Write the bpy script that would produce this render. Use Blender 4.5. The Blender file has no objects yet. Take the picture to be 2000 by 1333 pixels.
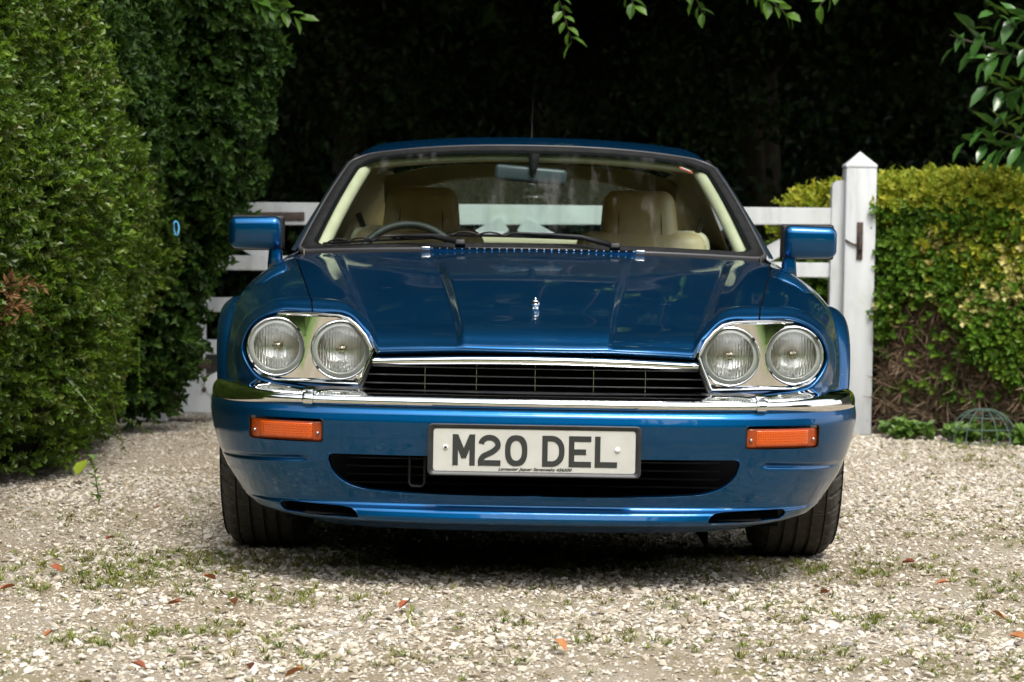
import bpy, bmesh, math, random
import numpy as np
from mathutils import Vector, Matrix, Euler, geometry

random.seed(7); RNG = np.random.default_rng(7)
R = math.radians; PI = math.pi
S = bpy.context.scene
COL = S.collection

# ------------------------------------------------------------------ camera
cam = bpy.data.cameras.new('camera'); camo = bpy.data.objects.new('camera', cam); COL.objects.link(camo)
cam.sensor_width = 36.0; cam.lens = 85.0; cam.clip_start = 0.05; cam.clip_end = 600
camo.matrix_world = (Matrix.Translation((-0.0625, -6.28, 0.89)) @ Matrix.Rotation(R(90 - 2.16), 4, 'X')
                     @ Matrix.Rotation(R(1.0), 4, 'Z'))
cam.dof.use_dof = True; cam.dof.focus_distance = 6.45; cam.dof.aperture_fstop = 7.1
S.camera = camo

# ------------------------------------------------------------------ sky, sun, exposure
SUN_EL, SUN_AZ = 57.0, 162.0        # degrees; azimuth measured from +Y towards +X (light comes from behind the camera, right)
w = bpy.data.worlds.new('World'); S.world = w; w.use_nodes = True
nt = w.node_tree; nt.nodes.clear()
sky = nt.nodes.new('ShaderNodeTexSky'); sky.sky_type = 'NISHITA'; sky.sun_disc = False
sky.sun_elevation = R(SUN_EL); sky.sun_rotation = R(SUN_AZ); sky.air_density = 1.0; sky.dust_density = 2.0; sky.ozone_density = 1.0
hs = nt.nodes.new('ShaderNodeHueSaturation'); hs.inputs['Saturation'].default_value = 0.16   # thin overcast
bg = nt.nodes.new('ShaderNodeBackground'); bg.inputs['Strength'].default_value = 0.15
wo = nt.nodes.new('ShaderNodeOutputWorld')
nt.links.new(sky.outputs[0], hs.inputs['Color']); nt.links.new(hs.outputs[0], bg.inputs['Color']); nt.links.new(bg.outputs[0], wo.inputs[0])
sl = bpy.data.lights.new('sun', 'SUN'); sl.energy = 1.2; sl.angle = R(22); sl.color = (1.0, 0.94, 0.84)
so = bpy.data.objects.new('sun', sl); COL.objects.link(so)
az, el = R(SUN_AZ), R(SUN_EL)
sd = Vector((math.sin(az) * math.cos(el), math.cos(az) * math.cos(el), math.sin(el)))
so.rotation_euler = (-sd).to_track_quat('-Z', 'Y').to_euler(); so.location = sd * 30
vs = S.view_settings; vs.view_transform = 'Standard'; vs.look = 'None'; vs.exposure = 1.36; vs.gamma = 1.0; vs.use_curve_mapping = False
S.render.engine = 'CYCLES'
S.cycles.max_bounces = 9; S.cycles.diffuse_bounces = 2; S.cycles.glossy_bounces = 5; S.cycles.transmission_bounces = 8; S.cycles.transparent_max_bounces = 12; S.cycles.caustics_reflective = False; S.cycles.caustics_refractive = False

# ------------------------------------------------------------------ materials
def mat(name, col=(.5, .5, .5), rough=.5, metal=0., spec=.5, coat=0., coat_rough=.03):
    m = bpy.data.materials.new(name); m.use_nodes = True
    b = m.node_tree.nodes['Principled BSDF']
    b.inputs['Base Color'].default_value = (*col, 1); b.inputs['Roughness'].default_value = rough
    b.inputs['Metallic'].default_value = metal; b.inputs['Specular IOR Level'].default_value = spec
    b.inputs['Coat Weight'].default_value = coat; b.inputs['Coat Roughness'].default_value = coat_rough
    return m
def N(m, t, **kw):
    n = m.node_tree.nodes.new(t)
    for k, v in kw.items():
        if k in n.inputs: n.inputs[k].default_value = v
        else: setattr(n, k, v)
    return n
def L(m, a, b): m.node_tree.links.new(a, b)
def bsdf(m): return m.node_tree.nodes['Principled BSDF']
def ramp(m, fac, stops):
    r = N(m, 'ShaderNodeValToRGB'); e = r.color_ramp.elements
    while len(e) < len(stops): e.new(.5)
    for i, (p, c) in enumerate(stops): e[i].position = p; e[i].color = (*c, 1)
    L(m, fac, r.inputs[0]); return r
def noise(m, scale, detail=3., rough=.5, vec=None, mapping=None):
    tc = N(m, 'ShaderNodeTexCoord'); n = N(m, 'ShaderNodeTexNoise'); n.inputs['Scale'].default_value = scale
    n.inputs['Detail'].default_value = detail; n.inputs['Roughness'].default_value = rough
    src = tc.outputs['Object']
    if mapping:
        mp = N(m, 'ShaderNodeMapping'); mp.inputs['Scale'].default_value = mapping; L(m, src, mp.inputs[0]); src = mp.outputs[0]
    L(m, src, n.inputs['Vector']); return n
def varied(name, c1, c2, scale, rough=.6, bump=0., mapping=None, detail=4, metal=0., lo=.35, hi=.65, bscale=None):
    m = mat(name, c1, rough, metal); n = noise(m, scale, detail, mapping=mapping)
    r = ramp(m, n.outputs[0], [(lo, c1), (hi, c2)]); L(m, r.outputs[0], bsdf(m).inputs['Base Color'])
    if bump:
        bn = noise(m, bscale or scale * 3, 4, mapping=mapping)
        b = N(m, 'ShaderNodeBump', Strength=bump, Distance=.004); L(m, bn.outputs[0], b.inputs['Height']); L(m, b.outputs[0], bsdf(m).inputs['Normal'])
    return m
def thin_glass(name, tint, refl=1.0, rough=.0):
    m = bpy.data.materials.new(name); m.use_nodes = True; t = m.node_tree; t.nodes.clear()
    o = t.nodes.new('ShaderNodeOutputMaterial'); mx = t.nodes.new('ShaderNodeMixShader')
    tr = t.nodes.new('ShaderNodeBsdfTransparent'); tr.inputs[0].default_value = (*tint, 1)
    gl = t.nodes.new('ShaderNodeBsdfGlossy'); gl.inputs['Roughness'].default_value = rough
    lw = t.nodes.new('ShaderNodeLayerWeight'); pw = t.nodes.new('ShaderNodeMath'); pw.operation = 'POWER'; pw.inputs[1].default_value = 5
    ma = t.nodes.new('ShaderNodeMath'); ma.operation = 'MULTIPLY_ADD'; ma.inputs[1].default_value = .92 * refl; ma.inputs[2].default_value = .07 * refl
    t.links.new(lw.outputs['Facing'], pw.inputs[0]); t.links.new(pw.outputs[0], ma.inputs[0])
    t.links.new(ma.outputs[0], mx.inputs[0]); t.links.new(tr.outputs[0], mx.inputs[1]); t.links.new(gl.outputs[0], mx.inputs[2]); t.links.new(mx.outputs[0], o.inputs[0])
    return m

def painted_reflection(m, lo, hi, amount):
    # faint pale streaks painted into the glass in place of a reflection
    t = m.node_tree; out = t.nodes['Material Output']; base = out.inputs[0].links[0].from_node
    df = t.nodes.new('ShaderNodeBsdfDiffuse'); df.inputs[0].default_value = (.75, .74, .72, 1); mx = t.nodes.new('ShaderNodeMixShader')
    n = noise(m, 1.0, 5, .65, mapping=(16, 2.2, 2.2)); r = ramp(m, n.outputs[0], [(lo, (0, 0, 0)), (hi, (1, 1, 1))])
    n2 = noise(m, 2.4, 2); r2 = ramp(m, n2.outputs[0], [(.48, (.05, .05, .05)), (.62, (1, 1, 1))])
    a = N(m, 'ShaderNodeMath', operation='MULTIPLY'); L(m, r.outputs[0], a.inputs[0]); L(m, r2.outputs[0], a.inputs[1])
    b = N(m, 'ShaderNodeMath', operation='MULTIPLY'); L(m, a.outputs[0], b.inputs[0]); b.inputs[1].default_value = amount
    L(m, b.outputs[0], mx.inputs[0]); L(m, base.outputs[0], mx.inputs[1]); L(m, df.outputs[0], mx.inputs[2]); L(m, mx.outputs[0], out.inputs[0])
# metallic blue paint with fine chips and swirls
def make_paint():
    m = mat('blue_metallic_paint', (0.0, .08, .22), .42, .97, .5, .8, .025)
    b = bsdf(m)
    n = noise(m, 1.0, 3, .55, mapping=(9, 40, 140))
    r = ramp(m, n.outputs[0], [(.665, (0, 0, 0)), (.70, (1, 1, 1))])
    n2 = noise(m, 4.0, 2); r2 = ramp(m, n2.outputs[0], [(.5, (0, 0, 0)), (.62, (1, 1, 1))])
    mu = N(m, 'ShaderNodeMath', operation='MULTIPLY'); L(m, r.outputs[0], mu.inputs[0]); L(m, r2.outputs[0], mu.inputs[1])
    mu2 = N(m, 'ShaderNodeMath', operation='MULTIPLY'); L(m, mu.outputs[0], mu2.inputs[0]); mu2.inputs[1].default_value = .55
    mix = N(m, 'ShaderNodeMix', data_type='RGBA'); L(m, mu2.outputs[0], mix.inputs[0])
    fl = noise(m, 900, 1); fr = ramp(m, fl.outputs[0], [(.3, (0.0, .066, .19)), (.7, (0.0, .094, .262))])
    L(m, fr.outputs[0], mix.inputs[6]); mix.inputs[7].default_value = (.35, .5, .62, 1)
    L(m, mix.outputs[2], b.inputs['Base Color'])
    dn = noise(m, 60, 3); dr = ramp(m, dn.outputs[0], [(.4, (.02, .02, .02)), (.75, (.07, .07, .07))]); L(m, dr.outputs[0], b.inputs['Coat Roughness'])
    return m
PAINT = make_paint()
CHROME = mat('chrome', (.83, .84, .85), .045, 1.0)
CHROME_DULL = mat('dull_chrome', (.62, .63, .64), .16, 1.0)
BLACK_TRIM = mat('black_trim', (.010, .010, .011), .5, spec=.35)
RUBBER = varied('rubber_seal', (.007, .007, .008), (.013, .013, .013), 30, .8); bsdf(RUBBER).inputs['Specular IOR Level'].default_value = .2
VOID = mat('dark_cavity', (.006, .006, .007), .85, spec=.1)
GREY_PLASTIC = varied('grey_plastic', (.018, .019, .021), (.03, .031, .034), 25, .4, .05)
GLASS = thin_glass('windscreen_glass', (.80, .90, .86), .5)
painted_reflection(GLASS, .52, .76, .08)
GLASS_CLEAR = thin_glass('clear_glass', (.95, .97, .96))
CREAM = varied('cream_trim', (.50, .44, .30), (.58, .51, .36), 12, .55, .05)
HEADLINER = varied('tan_headliner', (.36, .26, .14), (.42, .31, .17), 10, .8)
LEATHER = varied('tan_leather', (.46, .33, .18), (.54, .40, .23), 14, .42, .12, bscale=160)
DARK_INT = varied('dark_dashboard', (.018, .017, .016), (.03, .028, .026), 40, .55)
PLATE = varied('plate_white', (.46, .46, .425), (.52, .52, .48), 16, .35, lo=.3, hi=.7)
INK = mat('plate_black', (.028, .030, .030), .4)
WHITE_BTN = mat('white_plastic', (.8, .8, .78), .35)
STEEL = mat('steel', (.5, .5, .5), .3, 1.0)
SILVER = mat('silver_alloy', (.55, .56, .57), .3, .9)
LENS_RIM = mat('pale_lens_rim', (.40, .41, .385), .25, .1)
SHIELD = mat('bulb_shield', (.55, .47, .36), .25, .8)
PILLAR = mat('dark_blue_pillar', (.012, .022, .035), .3, coat=.6)
def make_amber():
    m = mat('amber_lens', (.60, .085, .002), .18, 0, .5); b = bsdf(m)
    tc = N(m, 'ShaderNodeTexCoord'); w1 = N(m, 'ShaderNodeTexWave', bands_direction='X'); w1.inputs['Scale'].default_value = 48
    w2 = N(m, 'ShaderNodeTexWave', bands_direction='Z'); w2.inputs['Scale'].default_value = 48
    L(m, tc.outputs['Object'], w1.inputs[0]); L(m, tc.outputs['Object'], w2.inputs[0])
    mm = N(m, 'ShaderNodeMath', operation='ADD'); L(m, w1.outputs['Fac'], mm.inputs[0]); L(m, w2.outputs['Fac'], mm.inputs[1])
    bp = N(m, 'ShaderNodeBump', Strength=.35, Distance=.0012); L(m, mm.outputs[0], bp.inputs['Height']); L(m, bp.outputs[0], b.inputs['Normal'])
    b.inputs['Subsurface Weight'].default_value = .4; b.inputs['Subsurface Radius'].default_value = (.02, .006, .001); b.inputs['Coat Weight'].default_value = .8
    return m
AMBER = make_amber(); AMBER_DARK = mat('amber_dark', (.36, .05, .003), .2, coat=.6)
def make_tyre():
    m = mat('tyre_rubber', (.028, .027, .025), .75, spec=.3); n = noise(m, 55, 5, .65)
    r = ramp(m, n.outputs[0], [(.35, (.040, .038, .034)), (.60, (.072, .067, .058)), (.76, (.17, .15, .12))]); L(m, r.outputs[0], bsdf(m).inputs['Base Color'])
    bn = noise(m, 160, 4); b = N(m, 'ShaderNodeBump', Strength=.4, Distance=.001); L(m, bn.outputs[0], b.inputs['Height']); L(m, b.outputs[0], bsdf(m).inputs['Normal'])
    return m
TYRE = make_tyre()
def make_lens():
    m = mat('headlamp_glass', (1, 1, 1), .0); b = bsdf(m)
    b.inputs['Transmission Weight'].default_value = 1.0; b.inputs['IOR'].default_value = 1.45
    tc = N(m, 'ShaderNodeTexCoord'); wv = N(m, 'ShaderNodeTexWave', bands_direction='X'); wv.inputs['Scale'].default_value = 40; L(m, tc.outputs['Object'], wv.inputs[0])
    bp = N(m, 'ShaderNodeBump', Strength=.8, Distance=.0016); L(m, wv.outputs['Fac'], bp.inputs['Height']); L(m, bp.outputs[0], b.inputs['Normal'])
    return m
LENS = make_lens()
REFLECTOR = mat('reflector', (.97, .97, .95), .30, 1.0)
def rib_reflector(m):
    tc = N(m, 'ShaderNodeTexCoord'); wv = N(m, 'ShaderNodeTexWave', bands_direction='X'); wv.inputs['Scale'].default_value = 40; L(m, tc.outputs['Object'], wv.inputs[0])
    bp = N(m, 'ShaderNodeBump', Strength=.6, Distance=.0015); L(m, wv.outputs['Fac'], bp.inputs['Height']); L(m, bp.outputs[0], bsdf(m).inputs['Normal'])
rib_reflector(REFLECTOR)
WHITE_WOOD = None
def make_white_wood():
    m = mat('white_painted_wood', (.6, .6, .6), .5)
    n = noise(m, 7, 6, .6, mapping=(1.2, 1.2, .18)); r = ramp(m, n.outputs[0], [(.30, (.38, .39, .40)), (.48, (.54, .56, .575)), (.7, (.62, .64, .655))])
    sp = noise(m, 55, 3); r2 = ramp(m, sp.outputs[0], [(.74, (1, 1, 1)), (.80, (.55, .53, .48))])
    mx = N(m, 'ShaderNodeMix', data_type='RGBA', blend_type='MULTIPLY'); mx.inputs[0].default_value = 1; L(m, r.outputs[0], mx.inputs[6]); L(m, r2.outputs[0], mx.inputs[7])
    al = noise(m, 3.5, 5, .65); ra = ramp(m, al.outputs[0], [(.55, (0, 0, 0)), (.75, (.55, .55, .55))]); ma = N(m, 'ShaderNodeMix', data_type='RGBA'); L(m, ra.outputs[0], ma.inputs[0])
    L(m, mx.outputs[2], ma.inputs[6]); ma.inputs[7].default_value = (.38, .42, .32, 1); L(m, ma.outputs[2], bsdf(m).inputs['Base Color'])
    g = noise(m, 30, 4, mapping=(1, 1, .1)); b = N(m, 'ShaderNodeBump', Strength=.25, Distance=.002); L(m, g.outputs[0], b.inputs['Height']); L(m, b.outputs[0], bsdf(m).inputs['Normal'])
    return m
WHITE_WOOD = make_white_wood()
RUST = varied('rusted_iron', (.035, .022, .018), (.075, .045, .035), 40, .7, .2)
GREEN_WIRE = mat('green_wire', (.055, .095, .075), .6)
BARK = varied('bark', (.035, .028, .02), (.075, .06, .042), 18, .9, .6, mapping=(3, 3, .6))
TWIG = varied('dry_twig', (.13, .095, .06), (.22, .165, .105), 20, .9, .2)
BLUE_CORD = mat('blue_cord', (.10, .40, .75), .55)

def leaf_mat(name, cols, rough=.42, trans=.3, spec=.5):
    """leaf colour varies from leaf cluster to leaf cluster"""
    m = mat(name, cols[0], rough, spec=spec); b = bsdf(m)
    oi = N(m, 'ShaderNodeObjectInfo'); n = len(cols)
    r = ramp(m, oi.outputs['Random'], [(i / max(1, n - 1), c) for i, c in enumerate(cols)])
    nn = noise(m, 3.0, 2); hv = N(m, 'ShaderNodeHueSaturation'); mr = N(m, 'ShaderNodeMapRange')
    mr.inputs['To Min'].default_value = .7; mr.inputs['To Max'].default_value = 1.3
    L(m, nn.outputs[0], mr.inputs['Value']); L(m, mr.outputs[0], hv.inputs['Value']); L(m, r.outputs[0], hv.inputs['Color'])
    L(m, hv.outputs[0], b.inputs['Base Color'])
    tb = N(m, 'ShaderNodeBsdfTranslucent'); L(m, hv.outputs[0], tb.inputs[0])
    mx = N(m, 'ShaderNodeMixShader'); mx.inputs[0].default_value = trans
    out = m.node_tree.nodes['Material Output']
    L(m, b.outputs[0], mx.inputs[1]); L(m, tb.outputs[0], mx.inputs[2]); L(m, mx.outputs[0], out.inputs[0])
    return m
LEAF_HEDGE = leaf_mat('hedge_leaf', [(.05, .10, .010), (.11, .20, .015), (.19, .30, .026), (.085, .17, .016), (.13, .15, .03)], .36, .38)
LEAF_DARK = leaf_mat('ivy_and_shade_leaf', [(.016, .042, .006), (.034, .080, .010), (.055, .115, .014)], .5, .3, .25)  # ivy; its dark tone also stands for shade on the clipped hedge
LEAF_GOLD = leaf_mat('gold_hedge_leaf', [(.20, .28, .022), (.34, .40, .03), (.50, .48, .05), (.25, .33, .026)], .5, .4, .3)
LEAF_GREEN = leaf_mat('green_hedge_leaf', [(.06, .14, .013), (.11, .23, .02), (.18, .29, .026)], .5, .4, .3)
LEAF_VARIEG = leaf_mat('variegated_leaf', [(.55, .48, .14), (.66, .60, .24), (.40, .40, .06)], .5)
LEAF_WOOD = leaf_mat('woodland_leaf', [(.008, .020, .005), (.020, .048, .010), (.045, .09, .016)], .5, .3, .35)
LEAF_BEECH = leaf_mat('beech_leaf', [(.07, .16, .018), (.10, .20, .022), (.05, .12, .016)], .42, .4)
LEAF_LAUREL = leaf_mat('laurel_leaf', [(.035, .10, .022), (.06, .15, .028), (.045, .12, .026)], .22, .15)
GRASS_M = leaf_mat('grass_blade', [(.13, .17, .02), (.19, .23, .032), (.22, .19, .05), (.10, .15, .02)], .5, .3)
DEAD_LEAF = leaf_mat('dead_leaf', [(.28, .075, .025), (.40, .17, .055), (.20, .05, .02)], .6, .1)
WEED = leaf_mat('weed_leaf', [(.10, .20, .03), (.15, .26, .04), (.07, .15, .025)], .5)
LAWN = varied('lawn', (.10, .19, .03), (.16, .26, .045), 3, .9, .3)
LEAF_LIME = leaf_mat('lime_leaf', [(.28, .36, .03), (.30, .40, .04)], .5)
STONE_M = mat('limestone_chip', (.5, .47, .42), .85, spec=.25)
def make_stone(m):
    oi = N(m, 'ShaderNodeObjectInfo')
    r = ramp(m, oi.outputs['Random'], [(0, (.27, .22, .155)), (.14, (.39, .335, .255)), (.40, (.50, .445, .36)), (.66, (.58, .53, .45)), (.90, (.68, .645, .585)), (.95, (.40, .375, .34)), (1.0, (.26, .235, .205))])
    n = noise(m, 40, 4); hv = N(m, 'ShaderNodeHueSaturation'); mr = N(m, 'ShaderNodeMapRange'); mr.inputs['To Min'].default_value = .75; mr.inputs['To Max'].default_value = 1.2
    L(m, n.outputs[0], mr.inputs['Value']); L(m, mr.outputs[0], hv.inputs['Value']); L(m, r.outputs[0], hv.inputs['Color']); L(m, hv.outputs[0], bsdf(m).inputs['Base Color'])
    bn = noise(m, 150, 3); b = N(m, 'ShaderNodeBump', Strength=.35, Distance=.002); L(m, bn.outputs[0], b.inputs['Height']); L(m, b.outputs[0], bsdf(m).inputs['Normal'])
make_stone(STONE_M)
def make_ground():
    m = mat('gravel_fines', (.4, .36, .3), .95, spec=.15)
    n1 = noise(m, 160, 5, .7); n2 = noise(m, 1.6, 4)
    r1 = ramp(m, n1.outputs[0], [(.30, (.16, .13, .09)), (.45, (.36, .305, .23)), (.58, (.50, .44, .35)), (.72, (.62, .57, .48))])
    r2 = ramp(m, n2.outputs[0], [(.35, (.78, .74, .66)), (.6, (1, 1, 1))])
    mx = N(m, 'ShaderNodeMix', data_type='RGBA', blend_type='MULTIPLY'); mx.inputs[0].default_value = 1
    L(m, r1.outputs[0], mx.inputs[6]); L(m, r2.outputs[0], mx.inputs[7]); L(m, mx.outputs[2], bsdf(m).inputs['Base Color'])
    n3 = noise(m, 2.3, 5, .6); r3 = ramp(m, n3.outputs[0], [(.56, (0, 0, 0)), (.70, (.75, .75, .75))]); mo = N(m, 'ShaderNodeMix', data_type='RGBA')
    L(m, r3.outputs[0], mo.inputs[0]); L(m, mx.outputs[2], mo.inputs[6]); mo.inputs[7].default_value = (.20, .20, .06, 1); L(m, mo.outputs[2], bsdf(m).inputs['Base Color'])
    b = N(m, 'ShaderNodeBump', Strength=.9, Distance=.012); L(m, n1.outputs[0], b.inputs['Height']); L(m, b.outputs[0], bsdf(m).inputs['Normal'])
    return m
GROUND = make_ground()
SOIL = varied('leaf_litter', (.025, .02, .013), (.06, .045, .03), 14, .95, .8)

# ------------------------------------------------------------------ object helpers
def link(o, parent=None):
    COL.objects.link(o)
    if parent: o.parent = parent
    return o
def mobj(name, V, F, m, parent=None, smooth=True, loc=None):
    me = bpy.data.meshes.new(name); me.from_pydata([tuple(map(float, v)) for v in V], [], [tuple(map(int, f)) for f in F])
    if smooth: me.polygons.foreach_set('use_smooth', [True] * len(me.polygons))
    me.materials.append(m); me.update()
    o = bpy.data.objects.new(name, me)
    if loc is not None: o.location = loc
    return link(o, parent)
def inst(src, parent, loc=(0, 0, 0), rot=(0, 0, 0), scale=(1, 1, 1)):
    o = src.copy(); link(o, None); o.parent = parent; o.location = loc; o.rotation_euler = rot; o.scale = scale; return o
def empty(name, loc=(0, 0, 0), rz=0):
    o = bpy.data.objects.new(name, None); COL.objects.link(o); o.location = loc; o.rotation_euler = (0, 0, rz); o.empty_display_size = .1; return o
def tag(o, label=None, cat=None, group=None, kind=None):
    if label: o['label'] = label
    if cat: o['category'] = cat
    if group: o['group'] = group
    if kind: o['kind'] = kind
    return o
def gridF(nu, nv, closed_u=False, closed_v=False, off=0):
    F = []
    for i in range(nu if closed_u else nu - 1):
        for j in range(nv if closed_v else nv - 1):
            a = i * nv + j; b = ((i + 1) % nu) * nv + j; c = ((i + 1) % nu) * nv + (j + 1) % nv; d = i * nv + (j + 1) % nv
            F.append((a + off, b + off, c + off, d + off))
    return F
def grid(name, A, m, parent=None, closed_u=False, closed_v=False, smooth=True):
    A = np.asarray(A); nu, nv = A.shape[:2]
    return mobj(name, A.reshape(-1, 3), gridF(nu, nv, closed_u, closed_v), m, parent, smooth)
def tube_geo(path, rad, seg=8, closed=False, caps=True, off=0):
    path = [Vector(p) for p in path]; n = len(path); V = []; F = []
    rad = rad if hasattr(rad, '__len__') else [rad] * n
    up = None
    for i in range(n):
        a = path[i - 1] if (i > 0 or closed) else path[i]; b = path[(i + 1) % n] if (i < n - 1 or closed) else path[i]
        t = (b - a).normalized()
        if up is None: up = Vector((0, 0, 1)) if abs(t.z) < .9 else Vector((1, 0, 0))
        u = (up - t * up.dot(t)).normalized(); v = t.cross(u); up = u
        for k in range(seg):
            an = 2 * PI * k / seg; V.append(path[i] + (u * math.cos(an) + v * math.sin(an)) * rad[i])
    F = gridF(n, seg, closed, True, off)
    if caps and not closed:
        F.append(tuple(off + k for k in range(seg))[::-1]); F.append(tuple(off + (n - 1) * seg + k for k in range(seg)))
    return V, F
def tube(name, path, rad, m, parent=None, seg=8, closed=False):
    V, F = tube_geo(path, rad, seg, closed); return mobj(name, V, F, m, parent)
def tubes(name, lst, m, parent=None, seg=6):
    V = []; F = []
    for path, rad in lst:
        v, f = tube_geo(path, rad, seg, False, True, len(V)); V += v; F += f
    return mobj(name, V, F, m, parent)
def sweep(name, path, prof, m, parent=None, up=Vector((0, 0, 1)), closed_path=False, closed_prof=True, scale=None):
    """prof = list of (a,b): a along the sideways normal (t x up), b along up"""
    path = [Vector(p) for p in path]; n = len(path); A = []
    for i in range(n):
        a = path[i - 1] if (i > 0 or closed_path) else path[i]; b = path[(i + 1) % n] if (i < n - 1 or closed_path) else path[i]
        t = (b - a).normalized(); s = t.cross(up).normalized(); k = scale[i] if scale else 1
        A.append([path[i] + s * (p[0] * k) + up * (p[1] * k) for p in prof])
    nv = len(prof); V = [v for r in A for v in r]; F = gridF(n, nv, closed_path, closed_prof)
    if closed_prof and not closed_path: F += [tuple(range(nv))[::-1], tuple((n - 1) * nv + k for k in range(nv))]
    return mobj(name, V, F, m, parent)
def lathe(name, prof, m, parent=None, seg=48, axis='Y', loc=(0, 0, 0), smooth=True):
    """prof = list of (r, a) round the axis"""
    A = []
    for k in range(seg):
        t = 2 * PI * k / seg; c, s = math.cos(t), math.sin(t)
        if axis == 'Y': A.append([(r * c, a, r * s) for r, a in prof])
        elif axis == 'X': A.append([(a, r * c, r * s) for r, a in prof])
        else: A.append([(r * c, r * s, a) for r, a in prof])
    o = grid(name, A, m, parent, closed_u=True, smooth=smooth); o.location = loc; return o
def rbox(name, size, m, parent=None, loc=(0, 0, 0), r=.01, seg=3, rot=(0, 0, 0), fn=None, smooth=True, cuts=0):
    bm = bmesh.new(); bmesh.ops.create_cube(bm, size=1.0)
    for v in bm.verts: v.co = Vector((v.co.x * size[0], v.co.y * size[1], v.co.z * size[2]))
    if r > 0: bmesh.ops.bevel(bm, geom=bm.edges[:], offset=min(r, min(size) * .49), segments=seg, affect='EDGES', profile=.5)
    if cuts: bmesh.ops.subdivide_edges(bm, edges=[e for e in bm.edges if e.calc_length() > max(size) * .25], cuts=cuts, use_grid_fill=True)
    if fn:
        for v in bm.verts: v.co = Vector(fn(v.co))
    me = bpy.data.meshes.new(name); bm.to_mesh(me); bm.free(); me.materials.append(m)
    if smooth:
        me.polygons.foreach_set('use_smooth', [True] * len(me.polygons)); me.set_sharp_from_angle(angle=R(50))
    o = bpy.data.objects.new(name, me); o.location = loc; o.rotation_euler = rot; return link(o, parent)
def prism(name, poly, y0, y1, m, parent=None, loc=(0, 0, 0), smooth=False):
    """polygon in XZ extruded along Y"""
    n = len(poly); V = [(p[0], y0, p[1]) for p in poly] + [(p[0], y1, p[1]) for p in poly]
    tri = geometry.tessellate_polygon([[Vector((p[0], p[1], 0)) for p in poly]])
    F = [tuple(t) for t in tri] + [tuple(n + i for i in t)[::-1] for t in tri] + [(i, (i + 1) % n, n + (i + 1) % n, n + i) for i in range(n)]
    o = mobj(name, V, F, m, parent, smooth); o.location = loc; return o
def rrect(x0, x1, z0, z1, r, n=6):
    P = []
    for cx, cz, a in ((x1 - r, z1 - r, 0), (x0 + r, z1 - r, 90), (x0 + r, z0 + r, 180), (x1 - r, z0 + r, 270)):
        for k in range(n + 1):
            t = R(a + 90 * k / n); P.append((cx + r * math.cos(t), cz + r * math.sin(t)))
    return P
def herm(tk, Pk, ts):
    """non-uniform Catmull-Rom through the points Pk at knots tk"""
    tk = np.asarray(tk, float); Pk = np.asarray(Pk, float); ts = np.asarray(ts, float); n = len(tk)
    if Pk.ndim == 1: return herm(tk, Pk[:, None], ts)[:, 0]
    d = (Pk[1:] - Pk[:-1]) / (tk[1:] - tk[:-1])[:, None]; T = np.empty_like(Pk); T[0] = d[0]; T[-1] = d[-1]
    for i in range(1, n - 1):
        h0 = tk[i] - tk[i - 1]; h1 = tk[i + 1] - tk[i]; T[i] = (d[i - 1] * h1 + d[i] * h0) / (h0 + h1)
    k = np.clip(np.searchsorted(tk, ts, side='right') - 1, 0, n - 2); h = (tk[k + 1] - tk[k])[:, None]; u = ((ts - tk[k]) / h[:, 0])[:, None]
    return ((2 * u**3 - 3 * u**2 + 1) * Pk[k] + (u**3 - 2 * u**2 + u) * h * T[k] + (-2 * u**3 + 3 * u**2) * Pk[k + 1] + (u**3 - u**2) * h * T[k + 1])
def spl(P, n):
    P = np.asarray(P, float); t = np.concatenate([[0], np.cumsum(np.linalg.norm(P[1:] - P[:-1], axis=1))]); return herm(t, P, np.linspace(0, t[-1], n))
def inpoly(x, z, poly):
    poly = np.asarray(poly); x0, z0 = poly[:, 0], poly[:, 1]; x1, z1 = np.roll(x0, -1), np.roll(z0, -1)
    x = np.asarray(x)[..., None]; z = np.asarray(z)[..., None]
    c = ((z0 > z) != (z1 > z)) & (x < (x1 - x0) * (z - z0) / (z1 - z0 + 1e-12) + x0)
    return c.sum(-1) % 2 == 1
def nearest_on(p, poly):
    poly = np.asarray(poly); a = poly; b = np.roll(poly, -1, 0); d = b - a
    t = np.clip(((p - a) * d).sum(1) / ((d * d).sum(1) + 1e-15), 0, 1); q = a + d * t[:, None]; k = ((q - p)**2).sum(1).argmin(); return q[k]

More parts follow.
